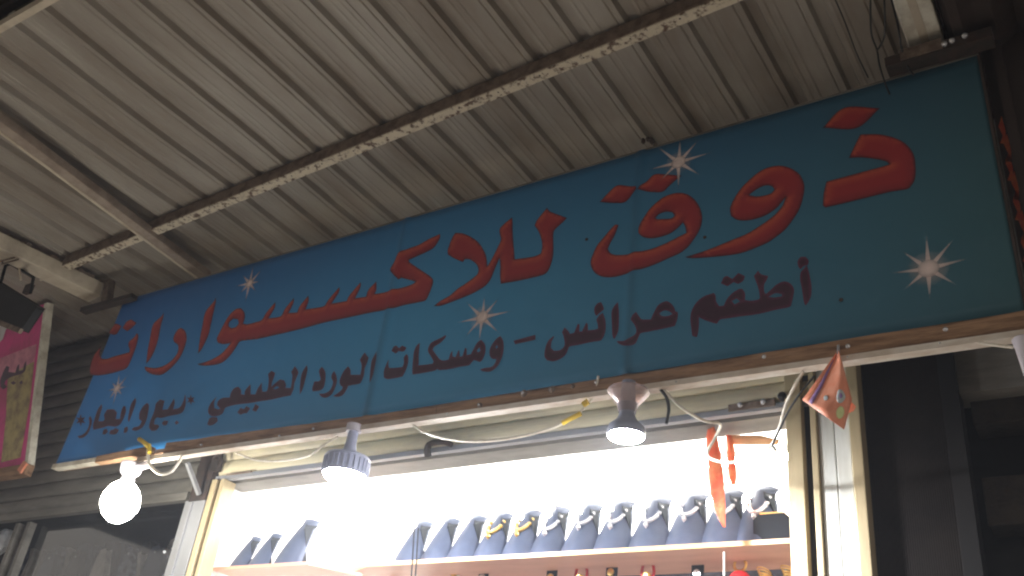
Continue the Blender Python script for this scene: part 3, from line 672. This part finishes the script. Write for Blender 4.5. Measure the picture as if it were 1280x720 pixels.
# main display shelf
YS = 3.78; ZS = EYE+1.214
sf = thing('display_shelf', (-2.4, YS, ZS), 'peach coloured display shelf carrying the long row of necklace busts', 'shelf')
poly = [(-3.62, YS+.10, ZS-.016), (-3.42, YS+.004, ZS-.016), (-1.02, YS+.004, ZS-.016), (-1.02, YS+.36, ZS-.016), (-3.62, YS+.36, ZS-.016)]
MB().prism(poly, (0,0,.014)).build('board', M_shelf, sf)
MB().prism([(-3.64, YS+.098, ZS-.018), (-3.42, YS-.006, ZS-.018), (-1.02, YS-.006, ZS-.018), (-1.02, YS+.002, ZS-.018), (-3.42, YS+.002, ZS-.018), (-3.64, YS+.107, ZS-.018)], (0,0,.020)).build('front_edging', M_shelfedge, sf)
for u in (518, 523):
    MB().tube([P(u, 660, YS-.02), P(u-4, 725, YS-.02)], .0035, 6, 1).build('wire_rod', M_black, sf)
c = P(905, 690, YS-.012); MB().tube([c, c+Vector((0,0,-.35))], .004, 6, 1).build('wire_rod', M_pvc, sf)
# back partition below the shelf
MB().box((-3.4, YS+.50, .14), (XI1+.05, YS+.54, ZS+.12)).build('shop_partition', mat('greyblue_pegboard', (.09,.09,.12), .6, 0, (.05,.05,.07), 6, amount=.7), kind='structure')

def bust_parts(t, c, s=1.0, necklace=None):
    x, y, z = c; N, Mv = 10, 10
    def pt(a, h, back=0.0):
        w = (.070*(1-h)**.55 + .028) if h < .86 else .044+.016*(h-.86)/.14
        yy = .012 + .135*h**1.25 + (.055*(1-.4*h))*a*a + back
        zz = .275*h - .012*a*a*h
        return (x + s*a*w, y + s*yy, z + s*zz)
    vs = []; fs = []
    for j in range(Mv+1):
        for i in range(N+1): vs.append(pt(-1+2*i/N, j/Mv))
    fs = [(j*(N+1)+i, j*(N+1)+i+1, (j+1)*(N+1)+i+1, (j+1)*(N+1)+i) for j in range(Mv) for i in range(N)]
    o = MB().add(vs, fs, True).build('display_face', M_velvet, t); sd = o.modifiers.new('thickness', 'SOLIDIFY'); sd.thickness = .004; sd.offset = -1
    vs = []; fs = []
    for j in range(Mv+1):
        h = j/Mv*.93
        l = pt(-.97, h, .006); r = pt(.97, h, .006); mb_ = pt(0, h, .006)
        yb = y + s*.150
        vs += [l, mb_, r, (x+s*(.118-.085*h), yb-s*.05, z+s*.225*h), (x-s*.060, yb+s*.02, z+s*.235*h)]
    for j in range(Mv):
        fs += [(j*5+k_, j*5+(k_+1) % 5, (j+1)*5+(k_+1) % 5, (j+1)*5+k_) for k_ in range(5)]
    fs += [(4,3,2,1,0), tuple(Mv*5+k_ for k_ in range(5))]
    MB().add(vs, fs).build('hollow_shade', M_black2, t)  # black wedge in place of the shaded hollow behind the face
    MB().tube([Vector((x, y+s*.135, z+s*.265)), Vector((x-s*.01, y+s*.12, z+s*.295)), Vector((x-s*.022, y+s*.115, z+s*.312))], .0025, 6).build('hook', M_black, t)
    if necklace:
        m_, drop = necklace; mb = MB()
        for k_ in range(15):
            a = -1+2*k_/14; h = .78-drop*(1-a*a)**.7
            p = Vector(pt(a*.62, h)) + Vector((0, -.008, 0)); mb.lathe(p, [(.001,-.011),(.011,-.004),(.011,.005),(.001,.011)], 7)
        p = Vector(pt(0, .78-drop-.07))+Vector((0,-.010,0)); mb.lathe(p, [(.001,-.018),(.012,-.006),(.010,.006),(.001,.014)], 8)
        mb.build('necklace', m_, t, kind='stuff')
us = [499, 533, 566, 600, 636, 672, 713, 754, 800, 847, 893, 937]
sp = ['leftmost of the shelf row', 'right behind the two thin wires', 'third from the left, plain', 'with gold beads, nearer the wires', 'with gold beads, fifth from the left', 'with silver collar, sixth from the left',
      'with silver collar, seventh from the left', 'with silver collar, fifth from the right', 'with silver collar, fourth from the right', 'with silver collar, left of the orange ribbon', 'right behind the orange ribbon', 'next to the dark box']
for i, u in enumerate(us):
    v = 692 - (u-499)*.0345 
    c = P(u, 690-(u-499)*.045, YS+.03); c = Vector((c.x, YS+.03, ZS+.001))
    t = thing('necklace_bust', tuple(c), 'blue grey necklace bust ' + sp[i], 'necklace bust', 'necklace busts in a row on the shelf')
    nk = None if i < 3 else ((M_gold, .25) if i in (3,4) else (M_silver, .22+.03*(i % 3)))
    bust_parts(t, tuple(c), 1.0+.012*i, nk)
bx = thing('display_box', (-1.2, YS+.1, ZS), 'dark square jewellery box at the end of the bust row', 'display box')
c = P(965, 665, YS+.06); c = Vector((c.x, YS+.06, ZS+.002))
vs = []; fs = []
ring = [(-.075,0),(-.075,.105),(-.05,.128),(.05,.128),(.07,.11),(.075,0)]
MB().prism([(c.x+a_, c.y, c.z+b_) for a_, b_ in ring], (0,.12,0)).build('case', M_black2, bx, bevel=.005)
MB().box((c.x-.05, c.y-.003, c.z+.129), (c.x+.055, c.y+.11, c.z+.136)).build('lid_trim', M_gold, bx)

# small corner shelf at the left with pale busts
YC = 3.60; cs = P(330, 705, YC); ZC = cs.z
t = thing('corner_shelf', (cs.x, YC, ZC), 'small peach corner shelf by the left door frame', 'shelf')
MB().prism([(P(262,0,YC).x*0+P(268,705,YC).x, YC, ZC-.018), (P(385,708,YC).x, YC, ZC-.018), (P(412,712,YC).x, YC+.25, ZC-.018), (P(268,705,YC).x, YC+.25, ZC-.018)], (0,0,.018)).build('board', M_shelf, t)
for i, u in enumerate((290, 313, 345)):
    x = P(u, 700, YC+.05).x
    t = thing('necklace_bust', (x, YC+.05, ZC), ('thin grey necklace bust nearest the left door frame', 'thin grey necklace bust in the middle of the corner shelf', 'broad pale necklace bust at the right of the corner shelf')[i], 'necklace bust', 'necklace busts on the corner shelf')
    bust_parts(t, (x, YC+.05, ZC+.001), (.8, .85, 1.15)[i])

# goods hanging under the shelf
YG = 4.0
def hang(name, label, cat, u, v, builder):
    c = P(u, v, YG); t = thing(name, tuple(c), label, cat, 'goods hanging under the shelf'); builder(t, c)
def b_heart(t, c):
    MB().lathe(c+Vector((0,0,.0)), [(.030,-.006),(.036,0),(.030,.006),(.022,0),(.030,-.006)], 20, axis=Vector((.2,1,0)), cap=False).build('loop', M_gold, t)
    MB().lathe(c+Vector((0,0,-.07)), [(.001,-.05),(.035,-.04),(.048,-.01),(.045,.02),(.028,.038),(.001,.042)], 16).build('pouch', M_red, t)
def b_clip(t, c):
    for s in (-1, 1): MB().tube([c+Vector((s*.012,0,-.05)), c+Vector((s*.03,0,-.02)), c+Vector((s*.026,0,.015)), c+Vector((s*.018,0,.03))], .007, 8).build('prong', M_red, t)
    MB().lathe(c+Vector((0,-.01,-.03)), [(.001,-.02),(.02,-.012),(.02,.01),(.001,.02)], 10).build('bead', M_gold, t)
def b_card(m_, m2):
    def f(t, c):
        MB().box(c+Vector((-.03,0,-.12)), c+Vector((.03,.006,.0))).build('card', m_, t, bevel=.003)
        MB().lathe(c+Vector((0,-.006,-.04)), [(.018,0),(.018,.006),(.006,.010)], 12, axis=Vector((0,-1,0))).build('brooch', m2, t)
    return f
def b_brace(t, c):
    for k_ in range(4): MB().lathe(c+Vector((.004*k_,0,-.012*k_)), [(.030,-.003),(.034,0),(.030,.003),(.027,0),(.030,-.003)], 18, axis=Vector((.3,.3,1)), cap=False).build('bangle', M_gold, t)
hang('pouch', 'red round pouch with a gold ring hanging near the white rod', 'pouch', 925, 706, b_heart)
hang('hair_clip', 'red two-pronged hair clip hanging mid shelf', 'hair clip', 810, 712, b_clip)
hang('hair_clip', 'small red hair clip hanging under the seventh bust', 'hair clip', 727, 715, b_clip)
hang('bangles', 'stack of gold bangles hanging beside the red pouch', 'bangles', 955, 714, b_brace)
hang('bangles', 'bunch of gold bangles hanging closest to the right door frame', 'bangles', 985, 712, b_brace)
hang('brooch_card', 'dark brooch card hanging between the red clip and red pouch', 'brooch card', 872, 706, b_card(M_black2, M_silver))
hang('brooch_card', 'slate card with gold brooch under the sixth bust', 'brooch card', 690, 712, b_card(M_black2, M_gold))
hang('brooch_card', 'dark card with silver brooch left of the middle of the shelf', 'brooch card', 605, 712, b_card(M_black2, M_silver))
hang('brooch_card', 'cream card with gold brooch under the fourth bust', 'brooch card', 570, 708, b_card(M_pvc, M_gold))
hang('brooch_card', 'slate card with gold brooch right of the small red clip', 'brooch card', 765, 705, b_card(M_black2, M_gold))
hang('brooch_card', 'grey card with silver brooch left of the two wires', 'brooch card', 496, 712, b_card(M_col, M_silver))

# ------------------------------------------------------------------ lamps on the batten
def flood_lamp(u, v0, v1, rad, label, housing, fins, clear):
    cx = P(u, (v0+v1)/2, 2.94); ztop = P(u, v0, 2.94).z; zbot = P(u, v1, 2.94).z; H = ztop-zbot; x = cx.x
    t = thing('hanging_lamp', (x, 2.94, zbot), label, 'lamp')
    c = Vector((x, 2.94, zbot))
    MB().lathe(c, [(rad*.98,.0),(rad,.02),(rad*1.0,H*.34),(rad*.93,H*.37),(rad*.45,H*.50),(rad*.30,H*.60),(rad*.24,H*.75),(rad*.24,H)] if fins else
                  [(rad*.95,.0),(rad,.02),(rad*.92,H*.20),(rad*.55,H*.33),(rad*.42,H*.45),(rad*.40,H*.62),(rad*.40,H)], 32).build('housing', housing, t)
    if fins:
        n = 26; base = None
        mb = MB()
        for k_ in range(n):
            a = 2*math.pi*k_/n; d = Vector((math.cos(a), math.sin(a), 0))
            mb.bar(c+d*(rad*1.0)+Vector((0,0,.012)), c+d*(rad*1.0)+Vector((0,0,H*.34)), .004, .014, up=tuple(d))
        mb.build('cooling_fins', M_lampwhite, t, kind='stuff')
        MB().lathe(c+Vector((0,0,H*.34)), [(rad*1.03,0),(rad*1.05,.008),(rad*1.0,.016)], 32, cap=False).build('rim', M_lampwhite, t)
    if clear:
        MB().lathe(c, [(rad*.46,H*.50),(rad*.55,H*.66),(rad*.95,H*.86),(rad*1.12,H*.95),(rad*1.08,H*.99),(rad*.9,H*.90),(rad*.5,H*.70)], 28, cap=False).build('flared_shade', M_clear, t)
    MB().lathe(c, [(.001,-rad*.34),(rad*.4,-rad*.31),(rad*.7,-rad*.22),(rad*.88,-rad*.10),(rad*.93,-.001)] if fins else [(.001,-rad*.20),(rad*.5,-rad*.18),(rad*.85,-rad*.08),(rad*.90,-.001)], 32).build('led_face', M_flood, t)
    MB().lathe(c+Vector((0,0,H)), [(rad*.36,0),(rad*.36,.035)], 16).build('cap', M_sockwhite if fins else M_lampdark, t)
flood_lamp(436, 541, 594, .098, 'grey finned LED lamp hanging from the batten, lit downwards', M_lampwhite, True, False)
flood_lamp(784, 488, 545, .072, 'slate LED lamp with clear flared shade under the batten', M_lampdark, False, True)
def globe(u, v, lit, label, rad, dx=0, tip=None):
    c = P(u, v, 2.93); t = thing('light_bulb', tuple(c), label, 'light bulb')
    r = rad
    prof = [(.001,-r*1.05),(r*.35,-r*.98),(r*.72,-r*.68),(r*.96,-r*.25),(r,0.08*r),(r*.93,r*.45),(r*.75,r*.82),(r*.48,r*1.08),(r*.34,r*1.2)]
    MB().lathe(c, prof, 28).build('globe', lit, t)
    MB().lathe(c+Vector((0,0,r*1.2)), [(r*.34,0),(r*.36,r*.15),(r*.30,r*.2),(r*.35,r*.3),(r*.52,r*.5),(r*.62,r*.95),(r*.58,r*1.0),(r*.3,r*1.05)], 20).build('socket', M_sockwhite, t)
    MB().tube([c+Vector((.0,0,r*1.95)), c+Vector((r*.9,.0,r*2.0)), c+Vector((r*1.1,.02,r*2.15))], r*.22, 10).build('holder_arm', M_sockwhite, t)
    return c
gc = globe(150, 629, M_globe, 'lit round white bulb in a white socket under the left end of the sign', .098)
# unlit hanging socket at the far right
c = P(1283, 447, 2.90); t = thing('lamp_holder', tuple(c), 'white tapered lamp holder hanging at the far right end of the batten', 'lamp holder')
MB().lathe(c, [(.004,-.10),(.010,-.085),(.018,-.04),(.026,.03),(.032,.06),(.026,.066)], 18).build('shell', M_sockwhite, t)
MB().tube([P(1223, 428, 2.93), P(1240, 431, 2.92), P(1266, 434, 2.90)], .005, 8).build('lead', M_whitecable, t)

# ------------------------------------------------------------------ cables
def cable(label, pts, r, m, name='cable', tape=None):
    t = thing(name, tuple(P(*pts[0])), label, 'cable')
    MB().tube([P(*p) for p in pts], r, 8).build('sheath', m, t)
    for tp, tr in (tape or []):
        MB().tube([P(*p) for p in tp], tr, 8).build('tape', M_yellow, t)
    return t
cable('white cable sagging between the finned lamp and the slate lamp', [(512,528,2.97),(530,540,2.97),(560,549,2.98),(600,552,2.98),(650,546,2.98),(690,535,2.98),(705,528,2.97)], .0055, M_whitecable)
cable('short yellow taped cable joint left of the slate lamp', [(703,529,2.96),(720,520,2.96),(733,506,2.96),(744,492,2.96),(748,470,2.945)], .005, M_whitecable, 'taped_cable', [([(703,529,2.955),(712,524,2.955),(726,517,2.955)], .010), ([(729,506,2.95),(735,502,2.95)], .013)])
cable('long pale cable drooping across the opening to the right frame', [(830,487,2.97),(850,508,3.0),(880,526,3.1),(900,530,3.2),(895,545,3.25),(884,569,3.2),(905,578,3.2),(925,576,3.2),(945,569,3.2),(965,555,3.15),(975,532,3.1),(982,507,3.05),(992,485,3.0),(1004,464,2.97)], .0055, M_whitecable)
cable('thin dark twin wire running up beside the long pale cable', [(970,563,3.14),(966,555,3.14),(975,536,3.1),(985,515,3.05),(1000,492,3.0),(1018,470,2.97)], .004, M_blackrubber)
cable('short dark cable right of the slate lamp', [(825,486,2.97),(833,497,2.96),(836,512,2.96),(833,530,2.96)], .006, M_blackrubber)
cable('white looping cable beside the lit round bulb', [(187,556,2.93),(185,568,2.92),(188,582,2.91),(200,592,2.91),(213,590,2.92),(222,580,2.93),(228,570,2.95)], .0085, M_whitecable, 'taped_cable', [([(174,549,2.925),(180,553,2.92),(186,558,2.92)], .012), ([(186,556,2.92),(187,566,2.915)], .011)])
cable('faint cable sagging under the batten left of the finned lamp', [(295,566,3.0),(320,575,3.0),(350,576,3.0),(385,570,2.99),(405,556,2.98),(422,546,2.96)], .0055, M_whitecable)
cable('thin dark hanging wire forked above the right end of the sign', [(1088,-10,2.6),(1089,40,2.7),(1096,62,2.8),(1099,80,2.9),(1105,100,2.96),(1112,118,2.975)], .0035, M_blackrubber, 'wire')
cable('second prong of the forked wire above the sign', [(1105,-10,2.6),(1106,40,2.7),(1101,56,2.78),(1096,63,2.8)], .0035, M_blackrubber, 'wire')
cable('loose dark wire along the left side of the white beam', [(1112,-10,2.6),(1122,30,2.8),(1127,60,2.9),(1134,82,2.95),(1142,94,2.975)], .004, M_blackrubber, 'wire')
cable('thin wire crossing the roof sheets near the forked wire', [(1040,-10,2.42),(1057,30,2.62),(1070,65,2.80),(1085,97,2.96)], .0025, M_blackrubber, 'wire')

# ------------------------------------------------------------------ pennants
def cloth(pts_grid, name, m, parent):
    rows = len(pts_grid); c_ = len(pts_grid[0]); vs = [p for r_ in pts_grid for p in r_]
    fs = [(r_*c_+i, r_*c_+i+1, (r_+1)*c_+i+1, (r_+1)*c_+i) for r_ in range(rows-1) for i in range(c_-1)]
    o = MB().add(vs, fs, True).build(name, m, parent); sd = o.modifiers.new('thickness', 'SOLIDIFY'); sd.thickness = .0012
    return o
pn = thing('pennant', tuple(P(1047, 437, 2.94)), 'orange triangular pennant with a blue stripe pinned to the batten', 'pennant')
apex = (1048, 437); lf = (1003, 500); bt = (1053, 537); rt = (1069, 508)
def pen(a, s, y0=2.925, off=0):
    # a 0..1 down from apex, s 0..1 from left edge to right edge
    L0 = np.array(apex)*(1-a)+np.array(lf)*a
    k_ = np.array((1065, 500)); e_ = np.array((1055, 537)); ap = np.array(apex)
    R0 = ap+(k_-ap)*(a/.68) if a < .68 else k_+(e_-k_)*((a-.68)/.32)
    q = L0*(1-s)+R0*s
    return P(q[0], q[1], y0+.02*math.sin(s*5+a*2)-.012*a - off)
cloth([[pen(a, s/10) for s in range(11)] for a in np.linspace(.02, 1, 13)], 'cloth', M_orange, pn)
cloth([[pen(a, s, off=.004) for s in (.13, .17, .21)] for a in np.linspace(.18, .97, 12)], 'stripe', M_blueprint, pn)
def disc(a0, s0, ra, rs): return [[pen(a0+k/3*ra*math.sin(t_), s0+k/3*rs*math.cos(t_), off=.004) for t_ in np.linspace(0, 2*math.pi, 17)] for k in (.02,1,2,3)]
cloth(disc(.68, .72, .09, .11), 'emblem', M_paleprint, pn)
cloth([[p_+Vector((0,-.002,0)) for p_ in r_] for r_ in disc(.68, .72, .035, .04)], 'emblem', M_blueprint, pn)
cloth(disc(.86, .82, .07, .09), 'emblem', mat('yellow_green_print', (.7,.75,.35), .5), pn)
cloth(disc(.79, .40, .035, .045), 'emblem', M_paleprint, pn)
MB().tube([P(1048,432,2.945), P(1048,442,2.925)], .005, 6, 1).build('pin', M_silver, pn)
# tail of the pennant string on its right
MB().prism([P(1062,500,2.93), P(1070,508,2.93), P(1067,514,2.93), P(1060,516,2.93)], (0,.002,0)).build('torn_corner', M_orange, pn)

rb = thing('ribbon', tuple(P(890, 530, 3.62)), 'long orange red ribbon hanging in front of the busts', 'ribbon')
def strip(pl, y, wob):
    return [[P(l+(r_-l)*s, v, y+wob*math.sin(s*4+v*.05)) for s in (0,.25,.5,.75,1)] for l, r_, v in pl]
cloth(strip([(886,891,527),(883,897,548),(883,901,567),(885,903,583),(886,905,600),(888,906,618),(892,907,634),(899,907,650),(904,907,659)], 3.60, .012), 'cloth', M_orangeglow, rb)
rb2 = thing('ribbon', tuple(P(915, 560, 3.66)), 'short orange ribbon folded at the top behind the long ribbon', 'ribbon')
cloth(strip([(908,914,544),(908,918,560),(909,920,580),(911,921,596),(914,920,606)], 3.66, .01), 'cloth', M_orangeglow, rb2)
cloth(strip([(908,950,544),(909,975,550),(910,972,556)], 3.67, .006), 'fold', mat('pale_orange_ribbon', (.9,.5,.25), .6), rb2)

# ------------------------------------------------------------------ magenta banner of the neighbour
NT, NB = Vector((-6.13, 3.0, EYE+2.93)), Vector((-6.13, 3.3, EYE+1.835))
nrm = (NT-NB).cross(Vector((1,0,0))).normalized()      # faces the lane
if nrm.y > 0: nrm = -nrm
def onplane(u, v, off=0):
    r = ray(u, v); o_ = Vector((0,0,EYE)); r = Vector(r); d = (NB-o_).dot(nrm)/r.dot(nrm)
    return o_+r*d+nrm*off
mg = thing('shop_sign', (-7, 3.2, EYE+1.83), 'magenta neighbouring banner with white edge and dark Arabic word', 'shop sign')
wv = Vector((-1.6,0,0))
MB().prism([NT, NB, NB+wv, NT+wv], -nrm*.03).build('banner_face', M_magenta, mg)
def region(poly, name, m, off): 
    MB().prism([onplane(u, v, off) for u, v in poly], nrm*.0008).build(name, m, mg)
region([(0,448),(46,430),(43,455),(20,470),(0,476)], 'pink_band', M_pinkprint, .001)
region([(10,470),(43,452),(38,500),(26,572),(2,578),(8,520)], 'ochre_print', M_yellowprint, .002)
region([(0,405),(8,398),(14,384),(22,378),(18,400),(8,412),(4,424),(0,428)], 'white_scroll', M_whiteprint, .003)
region([(30,392),(38,384),(40,378),(40,392),(36,404),(28,406)], 'white_scroll', M_whiteprint, .003)
region([(4,350),(20,343),(30,344),(20,352),(6,358)], 'white_scroll', M_whiteprint, .003)
region([(20,346),(28,343),(38,352),(36,356),(28,352)], 'white_scroll', M_whiteprint, .004)
for lp in ([(135,125),(130,170),(110,190),(60,205),(30,225),(25,240),(40,255),(20,268),(5,255),(5,220),(20,180),(35,150),(50,155),(45,180),(80,185),(90,150),(100,140),(98,175),(118,170),(125,140)], [(55,235),(70,225),(85,235),(70,245)], [(100,232),(112,222),(118,235),(106,243)]):
    glyph('small_letter', 0, 420, 4, [lp], dark_ink, board=lambda u, v: (onplane(u, v).x, onplane(u, v).z),
          place=lambda x, z: tuple(Vector((x, NB.y+(NT.y-NB.y)*(z-NB.z)/(NT.z-NB.z), z))+nrm*.005), par=mg, step=2)
MB().prism([NT+nrm*.008, NB+nrm*.008, NB+nrm*.008+Vector((.035,0,0)), NT+nrm*.008+Vector((.035,0,0))], -nrm*.05).build('edge_strip', M_dirtywhite, mg)
MB().bar(NB+Vector((.10,-.02,-.035)), NB+Vector((-1.6,-.02,-.035)), .05, .075).build('bottom_batten', M_wood, mg)
MB().bar(NB+Vector((.04,-.05,-.01)), NB+Vector((.085,-.05,-.035)), .02, .07).build('orange_block', M_orange, mg)

# flood light tied to the left beam
fp = P(20, 375, 2.55)
fd = thing('floodlight', tuple(fp), 'black unlit floodlight tied under the cream beam before the magenta banner', 'floodlight')
c8 = [P(-6,352,2.5), P(45,384,2.5), P(26,412,2.5), P(-18,396,2.5)]
MB().prism(c8, (.0,.05,.01)).build('body', M_black, fd, bevel=.008)
MB().bar(P(-14,398,2.5), P(26,414,2.5), .02, .03).build('lens_rim', M_rustbeam, fd)
MB().tube([P(0,356,2.52), P(7,332,2.52), P(14,330,2.53), P(42,347,2.53), P(38,366,2.52)], .010, 8, 1).build('yoke', M_black, fd)
dc = P(33,360,2.56); mb = MB().box(dc-Vector((.03,0,.03)), dc+Vector((.03,.03,.03))); mb.build('driver_box', M_dark, fd)
MB().tube([P(28,300,2.52), P(20,318,2.50), P(24,335,2.51), P(26,350,2.53)], .006, 7).build('lead', M_cream, fd)

# ------------------------------------------------------------------ dark shop on the left
MB().box((-8.4, 5.2, .12), (-4.7, 5.3, EYE+1.7)).build('dark_shop_wall', M_blackmetal, kind='structure')
MB().box((-8.4, YF+.02, EYE+1.60), (-4.7, 5.2, EYE+1.66)).build('dark_shop_ceiling', M_blackmetal, kind='structure')
t = thing('shop_window_frame', (-6.1, YF+.05, .12), 'dark window frame uprights of the unlit shop at the lower left', 'window frame')
for u in (12, 26):
    p = P(u, 690, YF+.05); MB().box((p.x-.018, YF+.03, .12), (p.x+.018, YF+.08, EYE+1.55)).build('mullion', M_slatgrey, t)
p0 = P(30, 686, YF+.05)
MB().box((p0.x+.02, YF+.10, .12), (-4.62, YF+.104, EYE+1.55)).build('pane', M_glass, t)
kinds = [('dark navy bag', 0), ('grey scarf', 1), ('black bag', 2), ('dark blue purse', 3)]
gi = 0
for u in range(30, 232, 11):
    m_ = M_garment[gi % 4]; v = 672 + (gi*7) % 23
    c = P(u, v, 4.1+.05*(gi % 3)); w = .045+.008*(gi % 4); h = .30
    where = ['by the window uprights', 'below the grey shutter', 'under the lit bulb', 'beside the grey column'][min(3, gi//5)]
    t = thing('hanging_scarf' if gi % 4 == 1 else 'hanging_purse', tuple(c), f'{kinds[gi % 4][0]} in dark shop {where}, {["first","second","third","fourth","fifth"][gi % 5]} from left there', 'scarf' if gi % 4 == 1 else 'purse', 'goods hanging in the dark shop')
    lean = .12
    MB().prism([c+Vector((-w*.5,0,0)), c+Vector((w*.4,0,.012)), c+Vector((w*1.1+lean*.2,0,-h*.5)), c+Vector((w*1.0,0,-h)), c+Vector((-w*1.2,0,-h)), c+Vector((-w,0,-h*.4))], (0,.05,0)).build('body', m_, t, bevel=.008)
    MB().tube([c+Vector((-.012,0.02,0)), c+Vector((0,0.02,.035)), c+Vector((.012,0.02,0))], .003, 6).build('strap', M_dark, t)
    if gi % 3 == 0: MB().lathe(c+Vector((.01,-.004,-.03)), [(.008,0),(.004,.004)], 8, axis=Vector((0,-1,0))).build('clasp', M_silver, t)
    gi += 1
t = thing('spot_lamp', tuple(P(206, 690, 3.9)), 'small glinting spot lamp in the dark shop beside the grey column', 'lamp')
MB().lathe(P(206, 690, 3.9), [(.010,0),(.007,.006)], 12, axis=Vector((.3,-1,-.3))).build('lens', M_glint, t)
MB().lathe(P(206, 690, 3.9)+Vector((0,.012,.004)), [(.024,0),(.024,.03),(.01,.05)], 12, axis=Vector((-.3,1,.3))).build('can', M_dark, t)
t = thing('glass_glint', tuple(P(6, 668, 3.75)), 'pale glossy lump standing in for a glass reflection at the lower left corner', 'reflection stand-in')  # lump added in place of the bright reflection in the glass
vs = []; fs = []
c = P(4, 675, 3.75)
for i in range(10):
    for j in range(14):
        th, ph = math.pi*i/9, 2*math.pi*j/14; rr = .09*(1+.25*random.uniform(-1,1)); vs.append(c+Vector((rr*math.sin(th)*math.cos(ph), .5*rr*math.sin(th)*math.sin(ph), 1.1*rr*math.cos(th))))
for i in range(9):
    for j in range(14): fs.append((i*14+j, i*14+(j+1) % 14, (i+1)*14+(j+1) % 14, (i+1)*14+j))
MB().add(vs, fs).build('glint_lump', mat('glass_reflection_white', (.75,.78,.82), .1), t)

# ------------------------------------------------------------------ neighbour sign on the far right
rs = thing('shop_sign', (.3, 3.2, EYE+2.2), 'very dark neighbouring sign with flame print beyond the right end of the blue sign', 'shop sign')
MB().box((-.155, 3.10, EYE+1.64), (.6, 3.16, EYE+2.90)).build('board', M_darkcloth, rs)
MB().box((-.120, 3.06, EYE+1.66), (-.085, 3.099, EYE+2.9)).build('side_post', M_darkcloth, rs)
for k_ in range(9):
    z = EYE+1.72+.085*k_; x = -.150+.006*(k_ % 2)
    MB().prism([(x, 3.097, z), (x+.012, 3.097, z+.03), (x+.004, 3.097, z+.075), (x+.02, 3.097, z+.12), (x+.024, 3.097, z+.05), (x+.016, 3.097, z-.01)], (0,.002,0)).build('flame_mark', M_flame, rs)

# ------------------------------------------------------------------ thin volume added to stand in for lamp glare
hm = bpy.data.materials.new('glare_veil'); hm.use_nodes = True; nt = hm.node_tree
for n_ in list(nt.nodes): nt.nodes.remove(n_)
on = nt.nodes.new('ShaderNodeOutputMaterial'); pv = nt.nodes.new('ShaderNodeVolumePrincipled')
pv.inputs['Color'].default_value = (.86, .90, 1, 1); pv.inputs['Density'].default_value = .005; pv.inputs['Anisotropy'].default_value = .3
nt.links.new(pv.outputs[0], on.inputs['Volume'])
MB().box((-62,-62,-1.2), (62,62,EYE+4.2)).build('glare_volume', hm, kind='stuff')
